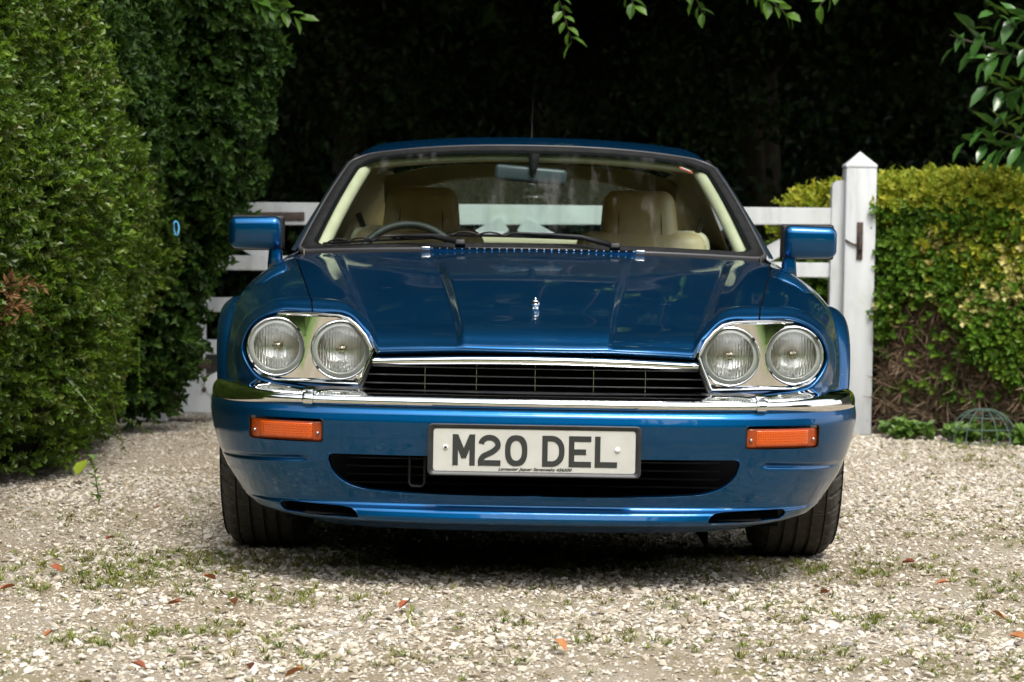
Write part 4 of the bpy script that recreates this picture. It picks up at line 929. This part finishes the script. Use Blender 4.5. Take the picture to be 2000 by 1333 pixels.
# --- bonnet ornament
orn = lathe('hood_ornament', [(.0, .014), (.006, .013), (.009, .008), (.010, .002), (.012, 0)], CHROME, car, 20, 'Z', (0, .345, .7285)); orn.scale = (1.1, 1.1, .72)
rbox('ornament_head', (.021, .020, .030), CHROME, orn, (0, -.002, .022), .009, 5, fn=lambda c: (c.x * (1 - .18 * (c.z > .006)), c.y, c.z))
rbox('ornament_muzzle', (.012, .012, .012), CHROME, orn, (0, -.012, .017), .005, 4)
rbox('ornament_brow', (.017, .006, .005), BLACK_TRIM, orn, (0, -.0105, .0275), .002, 2)
lathe('ornament_tip', [(0, .004), (.0026, .002), (.0026, -.004)], CHROME, orn, 10, 'Z', (0, .0, .041))


# --- wheels
def tyre_mesh():
    ribs = [(-.131, -.082), (-.077, -.040), (-.027, .0035), (.0165, .046), (.059, .095), (.0985, .131)]
    xs = []
    for a, b in ribs: xs += [(a, 1), (a + .003, 1), ((a + b) / 2, 1), (b - .003, 1), (b, 1), (b + .0012, 0)]
    gaps = [(ribs[i][1], ribs[i + 1][0]) for i in range(len(ribs) - 1)]
    prof = []
    for i, (a, b) in enumerate(ribs):
        for f in (0, .06, .3, .5, .7, .94, 1): prof.append((a + (b - a) * f, 0, i))
        if i < len(ribs) - 1:
            g0, g1 = gaps[i]; prof += [(g0 + .0008, .008, -1), (g1 - .0008, .008, -1)]
    Rr = .330; A = []; seg = 400
    for k in range(seg):
        t = 2 * PI * k / seg; row = [(-.095, .235), (-.116, .250), (-.1335, .285), (-.1345, .300)]
        for x, d, rb in prof:
            r = Rr - .045 * max(0, (abs(x) - .085) / .046)**2.2 * .75 - d
            ph = (k + (0 if rb == 0 else 4) + int(abs(x) * 60) * (rb == 0)) % 10
            if rb in (0, 5) and ph < 2 and not (abs(x) < .085): r -= .007
            elif rb in (1, 4) and (k + 3) % 20 < 1 : r -= .003
            row.append((x, r))
        row += [(.1345, .300), (.1335, .285), (.116, .250), (.095, .235)]
        A.append([(x, r * math.cos(t), r * math.sin(t)) for x, r in row])
    return A
first = None
for yw in (.93, 3.50):
    for s in (-1, 1):
        wx = s * (.776 if yw < 2 else .775)
        wh = lathe('wheel', [(.0, .06), (.05, .065), (.06, .05), (.17, .075), (.205, .09), (.215, .115), (.222, .118), (.222, .0), (.222, -.118), (.215, -.115), (.205, -.08), (.0, -.06)], SILVER, car, 48, 'X', (wx, yw, .328))
        wh.scale = (s, 1, 1)
        if first is None:
            first = grid('tyre', tyre_mesh(), TYRE, wh, closed_u=True); first.data.polygons.foreach_set('use_smooth', [False] * len(first.data.polygons)); first.scale = (-.885, 1, 1)
        else: inst(first, wh, scale=(-.885, 1, 1))

# --- windscreen, roof, pillars, rear glass
def ws(u, v):
    """windscreen: u -1..1 across, v 0..1 bottom to top"""
    xb, xt = .772, .632; a = abs(u)
    pb = np.array([u * xb, 1.56 + .20 * a**2.2, .893 - .018 * a**2]); pt = np.array([u * xt, 2.21 + .15 * a**2.2, 1.248 - .040 * a**2.4])
    p = pb + (pt - pb) * v; bow = .020 * math.sin(PI * v); return p + np.array([0, -bow * .5, bow * .8])
def ws_outline(inset, n=10, rr=(.10, .22)):
    """rounded outline in (u,v); inset in metres"""
    iu, iv = inset / .70, inset / .74
    u0, u1, v0, v1 = -1 + iu, 1 - iu, iv, 1 - iv; P = []
    for cu, cv, a, ru, rv in ((u1, v1, 0, .13, .10), (u0, v1, 90, .13, .10), (u0, v0, 180, .05, .05), (u1, v0, 270, .05, .05)):
        sx = 1 if cu > 0 else -1; sv = 1 if cv > .5 else -1
        for k in range(n + 1):
            t = R(a + 90 * k / n); P.append((cu - sx * ru + ru * math.cos(t), cv - sv * rv + rv * math.sin(t)))
    # densify
    Q = []
    for i in range(len(P)):
        a, b = P[i], P[(i + 1) % len(P)]; m_ = max(1, int(max(abs(b[0] - a[0]) * .7, abs(b[1] - a[1]) * .74) / .03))
        Q += [(a[0] + (b[0] - a[0]) * k / m_, a[1] + (b[1] - a[1]) * k / m_) for k in range(m_)]
    return Q
GL = ws_outline(.018); n = len(GL)
VV = [ws(u * f, .5 + (v - .5) * f) for f in np.linspace(1, .05, 12) for u, v in GL]; FF = gridF(12, n, False, True) + [tuple(11 * n + k for k in range(n))]
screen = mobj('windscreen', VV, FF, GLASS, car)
def band(name, i0, i1, h0, h1, m, parent):
    a, b = ws_outline(i0), ws_outline(i1); A = []
    nrm = Vector((0, -.46, .885))
    for (u0, v0), (u1, v1) in zip(a, b):
        p, q = ws(u0, v0), ws(u1, v1); A.append([p + np.array(nrm) * (h0 - .012), p + np.array(nrm) * h0, (p * .5 + q * .5) + np.array(nrm) * max(h0, h1) * 1.25, q + np.array(nrm) * h1, q + np.array(nrm) * (h1 - .008)])
    return grid(name, A, m, parent, closed_u=True)
band('screen_seal', -.004, .030, .006, .003, RUBBER, screen)
band('screen_border', .028, .040, -.002, -.003, VOID, screen)
band('screen_trim', -.012, -.003, .005, .007, mat('grey_trim', (.075, .075, .08), .4, .3), screen)
st = [ws(.80, .915), ws(.86, .875), ws(.86, .845), ws(.80, .885)]
mobj('screen_sticker', [p + np.array((0, .004, -.006)) for p in st], [(0, 1, 2, 3)], mat('red_sticker', (.72, .10, .07), .5), screen, False)
st = [ws(.808, .905), ws(.852, .875), ws(.852, .862), ws(.808, .892)]
mobj('sticker_lettering', [p + np.array((0, .0025, -.004)) for p in st], [(0, 1, 2, 3)], mat('sticker_white', (.75, .7, .68), .5), screen, False)
YR = [2.20, 2.35, 2.55, 2.85, 3.15, 3.40]; ZR = [1.250, 1.275, 1.297, 1.311, 1.301, 1.270]
A = []; A2 = []
for v in np.linspace(0, 1, 30):
    yv = 2.215 + (3.40 - 2.215) * v; zc = float(herm(YR, ZR, [yv])[0]); row = []; row2 = []
    for u in np.linspace(-1, 1, 49):
        a = abs(u); y = yv + .155 * a**2.2 * (1 - v); z = zc - .040 * a**2.4 - .030 * max(0, (a - .86) / .14)**2
        x = u * (.645 - .012 * v); row.append((x, y, z)); row2.append((x * .985, y + .012 * (1 - v), z - .030))
    A.append(row); A2.append(row2)
roof = grid('roof', A, PAINT, car); hl_ = grid('headliner', A2, HEADLINER, car)
# header roll over the windscreen, inside
tube('header_trim', [ws(u, .955) + np.array((0, .035, -.018)) for u in np.linspace(-.90, .90, 25)], .017, CREAM, car, 10)
def strip(name, P, Q, m, n=20, parent=None, th=None):
    a, b = spl(P, n), spl(Q, n); A = [[a[i], (a[i] + b[i]) / 2 + (np.array(th) if th else 0), b[i]] for i in range(n)]; return grid(name, [spl(r, 7) for r in A], m, parent or car)
for s in (-1, 1):
    X = lambda p: (s * p[0], p[1], p[2])
    # screen pillar outside and inside
    ou = [ws(s * 1.02, v) for v in np.linspace(0, .97, 12)]
    bk = [(s * (.800 - .150 * v), 1.80 + .62 * v, .872 + .325 * v) for v in np.linspace(0, .97, 12)]
    strip('pillar', ou, bk, PILLAR, 20, None, (s * .010, -.004, .004))
    tube('pillar_trim', [np.array(ws(s * .925, v)) + np.array((0, .045, -.020)) for v in np.linspace(.02, .95, 14)], .024, CREAM, car, 10)
    tube('pillar_trim', [np.array(ws(s * .985, v)) + np.array((-s * .02, .10, -.03)) for v in np.linspace(.02, .95, 14)], .012, RUBBER, car, 8)
    # door glass and frame
    lo = [X((.795, 1.86, .885)), X((.800, 2.4, .892)), X((.790, 2.98, .900))]; hi = [X((.655, 2.40, 1.190)), X((.650, 2.65, 1.215)), X((.645, 2.98, 1.212))]
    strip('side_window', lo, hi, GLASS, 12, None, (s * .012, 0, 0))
    tube('window_frame', [X((.640, 2.36, 1.188)), X((.646, 2.65, 1.222)), X((.640, 3.0, 1.222)), X((.63, 3.3, 1.20))], .012, BLACK_TRIM, car, 8)
    # rear pillar with buttress
    P0 = [X((.640, 2.98, 1.225)), X((.638, 3.2, 1.225)), X((.625, 3.42, 1.205)), X((.66, 3.75, 1.075)), X((.70, 4.15, .955)), X((.73, 4.4, .925))]
    P1 = [X((.800, 2.98, .895)), X((.805, 3.2, .900)), X((.805, 3.42, .905)), X((.805, 3.75, .910)), X((.80, 4.15, .912)), X((.79, 4.4, .912))]
    strip('rear_pillar', P0, P1, PAINT, 20, None, (s * .02, 0, .01))
    P2 = [X((.630, 2.98, 1.205)), X((.62, 3.2, 1.205)), X((.54, 3.42, 1.185)), X((.56, 3.70, 1.06)), X((.60, 3.95, .95))]
    P3 = [X((.77, 2.98, .88)), X((.77, 3.2, .88)), X((.77, 3.42, .88)), X((.76, 3.7, .88)), X((.74, 3.95, .88))]
    strip('rear_quarter_trim', P2, P3, HEADLINER, 16)
    tube('seat_belt', [X((.66, 2.98, 1.02)), X((.62, 2.99, .92)), X((.58, 2.95, .75))], .012, DARK_INT, car, 6)
    # door and rear body side
    secs = []
    for yv, xk, top in ((1.49, .985, .855), (1.7, .99, .872), (2.2, 1.0, .885), (2.8, 1.0, .895), (3.2, 1.0, .905), (3.6, .995, .912), (4.0, .975, .914), (4.35, .94, .905), (4.60, .89, .86)):
        secs.append(spl([(s * x * xk, yv, z) for x, z in ((.780, top), (.835, top - .030), (.868, top - .085), (.888, .68), (.893, .52), (.885, .36), (.855, .22), (.80, .185))], 30))
    SA = np.array(secs); SA = np.array([herm([1.49, 1.7, 2.2, 2.8, 3.2, 3.6, 4.0, 4.35, 4.60], SA[:, k], np.linspace(1.49, 4.60, 70)) for k in range(30)]).transpose(1, 0, 2)
    V = SA.reshape(-1, 3); F = [f for f in gridF(70, 30) if not ((V[list(f)].mean(0)[1] - 3.5)**2 + (V[list(f)].mean(0)[2] - .33)**2 < .40**2 or (V[list(f)].mean(0)[1] - .93)**2 + (V[list(f)].mean(0)[2] - .33)**2 < .40**2)]
    mobj('body_side', V, F, PAINT, car)
    mobj('door_card', [X((.755, 1.7, .88)), X((.755, 3.1, .90)), X((.755, 3.1, .25)), X((.755, 1.7, .25))], [(0, 1, 2, 3)], CREAM, car, False)
    rbox('door_handle', (.03, .09, .03), CREAM, car, X((.735, 2.35, .90)), .01, 3)
    # door mirror
    def msh(c, s=s):
        k = (c.x * s + .089) / .178                      # 0 inner .. 1 outer
        return (c.x, c.y * (1 - .35 * max(0, -c.z / .056) * .5) + .012 * k, c.z * (1 - .08 * k))
    mir_ = rbox('door_mirror', (.178, .11, .113), PAINT, car, X((.921, 1.77, .932)), .028, 6, fn=msh)
    rbox('mirror_frame', (.180, .02, .118), BLACK_TRIM, mir_, (-s * .002, .053, .001), .012, 3, rot=(0, 0, s * .0))
    mobj('mirror_glass', [(s * a, .0645, b) for a, b in ((-.078, -.045), (.078, -.045), (.078, .045), (-.078, .045))], [(0, 1, 2, 3)], CHROME, mir_, False)
    rbox('mirror_inner_edge', (.012, .09, .104), BLACK_TRIM, mir_, (-s * .086, .012, 0), .005, 3)
    rbox('mirror_stalk', (.040, .06, .090), PAINT, mir_, (-s * .066, .008, -.075), .014, 4, fn=lambda c: (c.x * (1 + .25 * (c.z < 0)), c.y, c.z))
    rbox('mirror_foot', (.075, .09, .03), BLACK_TRIM, mir_, (-s * .080, .012, -.108), .01, 3, rot=(0, s * .35, 0))
# rear glass, parcel shelf, boot, tail
def rg(u, v):
    xt, xb = .535, .610; x = u * (xt + (xb - xt) * v); return np.array([x, 3.40 + .58 * v + .03 * (1 - u * u), 1.232 - .265 * v - .045 * (1 - v) * u**4])
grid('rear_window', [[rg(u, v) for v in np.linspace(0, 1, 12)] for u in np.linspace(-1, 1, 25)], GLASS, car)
A = []
for u in np.linspace(-1.06, 1.06, 33):
    zt = 1.262 - .05 * abs(u)**3; zl = 1.178 - .095 * abs(u)**3.0; A.append([(u * .55, 3.36, zt - .03), (u * .55, 3.40, zl + .01), (u * .55, 3.41, zl), (u * .55, 3.43, zl + .02)])
grid('rear_header', A, HEADLINER, car)
mobj('parcel_shelf', [(-.76, 3.30, .90), (.76, 3.30, .90), (.76, 4.0, .945), (-.76, 4.0, .945)], [(0, 1, 2, 3)], CREAM, car, False)
A = [[(u * .80, y, z - .015 * u**4) for y, z in ((3.96, .955), (4.1, .948), (4.35, .93), (4.55, .90), (4.62, .85), (4.66, .60), (4.66, .35), (4.60, .22))] for u in np.linspace(-1, 1, 21)]
grid('boot_lid', A, PAINT, car)
mobj('floor_pan', [(-.80, 1.3, .2), (.80, 1.3, .2), (.80, 4.6, .22), (-.80, 4.6, .22)], [(0, 1, 2, 3)], VOID, car, False)
mobj('firewall', [(-.76, 1.60, .2), (.76, 1.60, .2), (.76, 1.60, .86), (-.76, 1.60, .86)], [(0, 1, 2, 3)], VOID, car, False)
# interior
A = []
for x in np.linspace(-.755, .755, 25):
    a = abs(x) / .755; A.append([(x, 1.62 + .14 * a**2, .872), (x, 1.80 + .06 * a, .886), (x, 2.05, .884), (x, 2.10, .86), (x, 2.12, .6)])
grid('dashboard', A, DARK_INT, car)
for s in (-1, 1):
    seat = rbox('seat', (.50, .16, .62), LEATHER, car, (s * .425, 2.93, .66), .06, 5, rot=(R(-14), 0, 0), cuts=3)
    rbox('headrest', (.315, .13, .26), LEATHER, seat, (-s * .008, .0, .345), .055, 6, fn=lambda c: (c.x * (1 - .14 * (c.z + .13) / .26), c.y, c.z), cuts=2)
    rbox('seat_shoulder', (.20, .12, .20), CREAM, seat, (s * .165, .01, .225), .06, 5)
    for sx in (-1, 1): tube('seam', [(-s * .008 + sx * .085, -.062, .25), (-s * .008 + sx * .082, -.0655, .33), (-s * .008 + sx * .078, -.060, .43), (-s * .008 + sx * .076, -.035, .468)], .0022, DARK_INT, seat, 5)
    rbox('seat_cushion', (.50, .50, .16), LEATHER, seat, (0, -.33, -.28), .05, 4)
swh = tube('steering_wheel', [(.190 * math.cos(t), .012 * 0, .190 * math.sin(t)) for t in np.linspace(0, 2 * PI, 64, endpoint=False)], .0145, DARK_INT, car, 12, True)
swh.location = (-.435, 2.27, .800); swh.rotation_euler = (R(-24), 0, 0)
rbox('steering_hub', (.14, .05, .13), DARK_INT, swh, (0, -.02, 0), .03, 4)
for a in (200, 340, 270): tube('steering_spoke', [(0, -.01, 0), (.185 * math.cos(R(a)), 0, .185 * math.sin(R(a)))], .012, DARK_INT, swh, 8)
rbox('rear_bench', (1.1, .14, .40), LEATHER, car, (0, 3.42, .72), .06, 4, rot=(R(-18), 0, 0))
rvm = rbox('rear_view_mirror', (.252, .035, .060), mat('mirror_back', (.045, .055, .065), .35), car, (-.007, 2.17, 1.153), .014, 4, rot=(0, R(4), 0), fn=lambda c: (c.x, c.y + .05 * (c.x / .126)**2 * .2, c.z * (1 - .10 * (c.x / .126)**2)))
lathe('mirror_mount', [(.019, .04), (.018, .02), (.014, -.01), (.009, -.035), (.0, -.04)], BLACK_TRIM, rvm, 20, 'Z', (.006, -.020, .034))
rbox('mirror_lever', (.022, .012, .010), GREY_PLASTIC, rvm, (.006, -.01, -.036), .003)

# --- wipers
def wiper(px, py, pz, ex, ev, bl0, bl1):
    """pivot, arm end on the glass (u,v), blade from (u,v) to (u,v)"""
    hub = rbox('wiper', (.034, .05, .022), BLACK_TRIM, car, (px, py, pz), .006, 3, rot=(R(-20), 0, 0))
    base = Vector((px, py, pz)); up = Vector((0, -.46, .885))
    g = lambda u, v, h: Vector(ws(u, v)) + up * h - base
    inv = Euler((R(-20), 0, 0)).to_matrix().inverted()
    T = lambda p: inv @ p
    e_ = g(ex, ev, .026); tube('wiper_arm', [T(Vector((0, 0, .006))), T(e_ * .35 + Vector((0, -.005, .018))), T(e_ * .7 + Vector((0, 0, .010))), T(e_)], [.010, .0085, .006, .0045], BLACK_TRIM, hub, 8)
    tube('wiper_blade', [T(g(bl0[0] + (bl1[0] - bl0[0]) * k, bl0[1] + (bl1[1] - bl0[1]) * k, .016)) for k in np.linspace(0, 1, 12)], .0042, RUBBER, hub, 6)
    for q in (.12, .30, .5, .70, .88):
        tube('wiper_bracket', [T(g(bl0[0] + (bl1[0] - bl0[0]) * (q + d), bl0[1] + (bl1[1] - bl0[1]) * (q + d), .016 + hh)) for d, hh in ((-.10, 0), (-.05, .010), (0, .013), (.05, .010), (.10, 0))], .003, BLACK_TRIM, hub, 6)
wiper(-.235, 1.535, .905, -.64, .045, (-.90, .02), (-.36, .055))
wiper(.265, 1.540, .902, -.06, .070, (-.36, .075), (.23, .055))
tube('antenna', [(0, 3.22, 1.262), (.001, 3.215, 1.40), (.006, 3.20, 1.545)], [.0026, .0014, .001], BLACK_TRIM, car, 6)
# ------------------------------------------------------------------ small things
# grass growing through the gravel
rg_ = random.Random(3)
def tuft(name, nb):
    V = []; F = []
    for _ in range(nb):
        a = rg_.uniform(0, 6.28); l = rg_.uniform(.35, 1.0); wd = .045; b = rg_.uniform(.3, 1.25); r0 = rg_.uniform(0, .35); d = Vector((math.cos(a), math.sin(a), 0)); s_ = Vector((-d.y, d.x, 0)) * wd
        o = len(V); p = d * r0; m_ = p + d * l * b * .4 + Vector((0, 0, l * .55)); t = p + d * l * b * .95 + Vector((0, 0, l * .75 * (1.2 - b * .4)))
        V += [p - s_, p + s_, m_ + s_ * .8, m_ - s_ * .8, t]; F += [(o, o + 1, o + 2, o + 3), (o + 3, o + 2, o + 4)]
    return proto(name, V, F, GRASS_M, False)
TUFT = [tuft('tuft', 12) for _ in range(6)]
pts = []
def gpatch(x, y, rx, ry, n, s=1.): 
    for _ in range(n): pts.append((x + rg_.gauss(0, rx), y + rg_.gauss(0, ry), s * rg_.uniform(.6, 1.3)))
# band on the left in front of the car, and thin drifts elsewhere
for x, y, rx, ry, n in ((-1.05, .32, .22, .22, 150), (-.80, .50, .28, .16, 130), (-1.25, .05, .15, .15, 60), (-.35, .62, .22, .10, 60), (.15, .55, .25, .10, 45), (-.62, -.18, .12, .08, 40), (-.75, -.75, .12, .07, 40), (-1.0, -.9, .1, .06, 22), (.70, .55, .18, .12, 70), (1.1, .5, .15, .2, 45), (1.3, .1, .15, .15, 40),
                        (.75, -.35, .12, .08, 30), (1.0, -.45, .12, .08, 28), (.62, -.95, .12, .10, 34), (.25, -.75, .1, .08, 22), (-.15, -.5, .14, .08, 20), (.35, -.15, .14, .09, 24), (2.0, 4.3, .2, .4, 80), (1.9, 2.8, .25, .3, 40), (1.55, 1.6, .2, .3, 34), (2.15, 5.1, .2, .2, 60), (-1.35, 1.4, .15, .3, 26), (-.2, -1.05, .2, .06, 18), (-.6, -1.1, .14, .06, 20), (.95, -1.0, .12, .08, 22)): gpatch(x, y, rx, ry, n)
for _ in range(700): pts.append((rg_.uniform(-1.9, 2.1), rg_.uniform(-1.5, 2.2), rg_.uniform(.5, .95)))
pts = np.array(pts); n = len(pts); sc = np.stack([.034 * pts[:, 2], .034 * pts[:, 2], .022 * pts[:, 2]], 1)
grass = scatter('grass', np.stack([pts[:, 0], pts[:, 1], np.full(n, -.002)], 1), np.stack([RNG.normal(0, .1, n), RNG.normal(0, .1, n), RNG.uniform(0, 6.28, n)], 1), sc, TUFT); tag(grass, 'short grass tufts sprouting through the gravel', 'grass')
# weeds at the foot of the golden hedge
WL = [sprig('weed', 8, .055, .042, .05, WEED, rg_, False, 1.3) for _ in range(3)]
n = 70; wx = RNG.uniform(1.78, 2.55, n); P = np.stack([wx, 5.80 - .95 * (wx - 1.74) / 1.75 - RNG.uniform(.0, .22, n), RNG.uniform(0, .02, n)], 1)
wd_ = scatter('weeds', P, euler_to(np.tile([0, -.2, 1.], (n, 1)), jitter=.3), RNG.uniform(.5, 1.3, n), WL); tag(wd_, 'low green weeds at the foot of the golden hedge', 'weeds')

# fallen leaves
lv, lf = leaf_geo(1, .62, .3, .12)
lv = [(a, b - .5, c + .10 * (abs(a) * 2)**2 + .25 * (b - .5)**2) for a, b, c in lv]
src = None
FL = [(-1.325, -0.21, 'rust-red fallen leaf at the left picture edge, level with the grass patch'),
      (-0.874, -0.421, 'curled red-brown fallen leaf on gravel, lower left of the left tyre'),
      (-1.271, 0.159, 'red-brown fallen leaf at the upper rim of the left grass patch'),
      (-1.23, 1.704, 'fallen leaf highest up on the gravel between left hedge and left tyre'),
      (-1.244, 0.863, 'fallen leaf on bare gravel above the left grass patch, left of the tyre'),
      (-0.735, -0.387, 'fallen leaf just right of the curled leaf, below the left tyre'),
      (-0.845, 0.042, 'fallen leaf closest below the left tyre'),
      (-1.085, -0.914, 'fallen leaf low at the left, under the grass patch'),
      (-0.825, -1.3, 'fallen leaf near the bottom edge, left of the left tyre'),
      (-0.598, -1.289, 'fallen leaf at the bottom edge straight below the left tyre'),
      (-0.497, -1.352, 'fallen leaf at the very bottom edge, below the left indicator'),
      (-0.314, -0.38, 'fallen leaf in open gravel below the lower air intake, left of centre'),
      (0.057, -0.946, 'fallen leaf nearest the bottom centre, below the number plate'),
      (0.761, -0.035, 'fallen leaf on gravel directly below the right tyre'),
      (1.084, 0.614, 'fallen leaf on gravel just right of the right tyre'),
      (1.106, 0.191, 'fallen leaf lower right of the right tyre, between two others'),
      (1.142, -0.386, 'red-brown fallen leaf by the right picture edge, the upper of two there'),
      (1.116, -0.718, 'fallen leaf by the right picture edge, the lower of two there'),
      (1.416, 3.753, 'fallen leaf on gravel in front of the white gate post')]
for q, (x, y, lab) in enumerate(FL):
    if src is None: src = mobj('fallen_leaf', lv, lf, DEAD_LEAF, None); o = src
    else: o = src.copy(); COL.objects.link(o)
    k = rg_.uniform(.030, .050); o.location = (x, y, .016); o.rotation_euler = (rg_.uniform(-.4, .4), rg_.uniform(-.3, .3), rg_.uniform(0, 6.28)); o.scale = (k, k, k); tag(o, lab, 'leaf', 'brown leaves fallen on the gravel')
o = mobj('lime_leaf', *leaf_geo(.075, .075, .12, .1), LEAF_LIME, None); o.location = (-1.66, 2.62, .03); o.rotation_euler = (R(55), 0, R(-40)); tag(o, 'round bright lime-green leaf at the foot of the left hedge', 'leaf')
# weed shoots beside the left hedge
sh = empty('weed_shoot', (-1.47, 2.0, 0)); tag(sh, 'thin green weed shoot standing on the gravel beside the left hedge', 'weed')
p0 = sprig('x', 12, .035, .02, .16, WEED, rg_, False, 1.3); mo = bpy.data.objects.new('leaves', p0.data); link(mo, sh); mo.rotation_euler = (.1, -.15, 0)

# blue cord loop in the hedge
cd_ = tube('blue_cord', [(.011 * math.cos(t), .006 * math.sin(2 * t), .030 * math.sin(t) - .006 * math.cos(t)) for t in np.linspace(0, 2 * PI, 24, endpoint=False)], .0038, BLUE_CORD, None, 6, True); cd_.location = (-1.525, 4.2, .957); tag(cd_, 'loop of pale blue cord caught in the left hedge', 'cord')
# upturned wire basket
wb = empty('wire_basket', (2.22, 5.38, 0)); tag(wb, 'upturned green wire hanging basket on the ground at the right hedge', 'basket')
prof = [(.17 * math.cos(a), .165 * math.sin(a)) for a in np.linspace(0, R(82), 8)]
for k in range(14):
    t = 2 * PI * k / 14; tube('wire', [(r_ * math.cos(t), r_ * math.sin(t), z) for r_, z in prof], .0028, GREEN_WIRE, wb, 5)
for r_, z in ((.17, .004), (.155, .068), (.115, .122), (.05, .157)): tube('ring', [(r_ * math.cos(t), r_ * math.sin(t), z) for t in np.linspace(0, 2 * PI, 28, endpoint=False)], .0032, GREEN_WIRE, wb, 5, True)

# laurel bush reaching in at the upper right: every leaf its own piece
lau = empty('laurel_bush', (2.75, 5.6, 0)); tag(lau, 'glossy-leaved laurel branch reaching in at the upper right corner', 'bush')
tubes('branch', [([(.25, .1, 0), (.05, .0, 1.2), (-.25, -.15, 2.1), (-.45, -.2, 2.45)], [.04, .03, .018, .008]), ([(.05, 0, 1.1), (-.2, -.2, 1.42), (-.5, -.25, 1.50)], [.015, .009, .005]), ([(-.1, -.1, 1.7), (-.4, -.25, 1.85), (-.75, -.3, 1.95)], [.013, .008, .004])], BARK, lau)
LM = None
def lay(parent, name, mesh_src, pos, dirv, size, roll):
    o = mesh_src.copy() if mesh_src.users_collection else mesh_src
    COL.objects.link(o); o.parent = parent; d = Vector(dirv).normalized(); q = d.to_track_quat('Y', 'Z'); o.rotation_euler = (q.to_matrix() @ Matrix.Rotation(roll, 3, 'Y')).to_euler(); o.location = pos; o.scale = (size,) * 3; return o
lm = bpy.data.meshes.new('leaf'); v_, f_ = leaf_geo(1, .42, .14, .16); lm.from_pydata(v_, [], f_); lm.materials.append(LEAF_LAUREL); lm.polygons.foreach_set('use_smooth', [True] * len(lm.polygons))
lo_ = bpy.data.objects.new('leaf', lm)
rl = random.Random(21)
def sprays(parent, src_, ends, n, sz, down=.35):
    for (x, y, z, dx, dz, L_) in ends:
        for k in range(n):
            f = k / max(1, n - 1); p = Vector((x + dx * L_ * f, y - .05 * f, z + dz * L_ * f)); sd = 1 if k % 2 else -1
            d = Vector((dx + sd * -dz * 1.0 + rl.gauss(0, .3), rl.gauss(-.3, .35), dz + sd * dx * .9 - down + rl.gauss(0, .25))); lay(parent, 'leaf', src_, p, d, sz * rl.uniform(.75, 1.2), rl.uniform(-.7, .7))
sprays(lau, lo_, [(-.22, -.25, 2.00, -1, -.08, .46), (-.25, -.25, 1.86, -1, .06, .48), (-.28, -.28, 1.93, -.9, -.3, .34), (-.30, -.22, 2.02, -.8, .15, .30), (-.22, -.25, 1.68, -1, .1, .34), (-.25, -.2, 1.76, -.9, -.25, .26), (-.26, -.25, 1.46, -1, .2, .30), (-.28, -.22, 1.53, -.8, .3, .22), (-.22, -.25, 1.40, -1, .1, .44), (-.26, -.28, 1.44, -.9, -.1, .28)], 10, .145)
# beech sprays hanging in from above
bt = bpy.data.meshes.new('leaf'); v_, f_ = leaf_geo(1, .62, .12, .14); bt.from_pydata(v_, [], f_); bt.materials.append(LEAF_BEECH)
bo_ = bpy.data.objects.new('leaf', bt)
for q, (x, z, dx, dz, L_, n_, lab) in enumerate([(.10, 2.02, .25, -.75, .30, 11, 'thin beech spray hanging above the rear-view mirror, right of the aerial'), (.36, 2.10, .35, -.6, .24, 10, 'beech spray at the top edge, second from the left'),
                                          (.66, 2.10, .30, -.65, .26, 11, 'beech spray at the top edge above the right side of the car roof'), (.92, 2.06, .55, -.38, .36, 13, 'long beech spray drooping to the right at the top edge'), (1.38, 2.08, -.5, -.4, .26, 8, 'dark beech spray nearest the laurel at the top edge')]):
    sp = empty('beech_spray', (x, 4.3, z)); tag(sp, lab, 'branch')
    tubes('twig', [([(-.05, .1, .55), (0, 0, 0), (dx * L_ * .5, 0, dz * L_ * .5 + .02), (dx * L_, -.02, dz * L_)], [.006, .004, .003, .0015])], BARK, sp, 5)
    sprays(sp, bo_, [(0, 0, 0, dx, dz, L_)], n_, .075, .2)
# bright leafy spray at the top left, against the wood
isp = empty('leafy_spray', (-1.06, 4.2, 1.86)); tag(isp, 'sunlit leafy spray at the top edge above the ivy hedge', 'branch')
tubes('twig', [([(-.3, .1, .25), (-.1, 0, .1), (.08, 0, -.06)], [.006, .004, .002])], BARK, isp, 5)
sprays(isp, bo_, [(-.15, 0, .10, .8, -.35, .26), (-.12, 0, .06, .5, .3, .22)], 10, .085, .3)
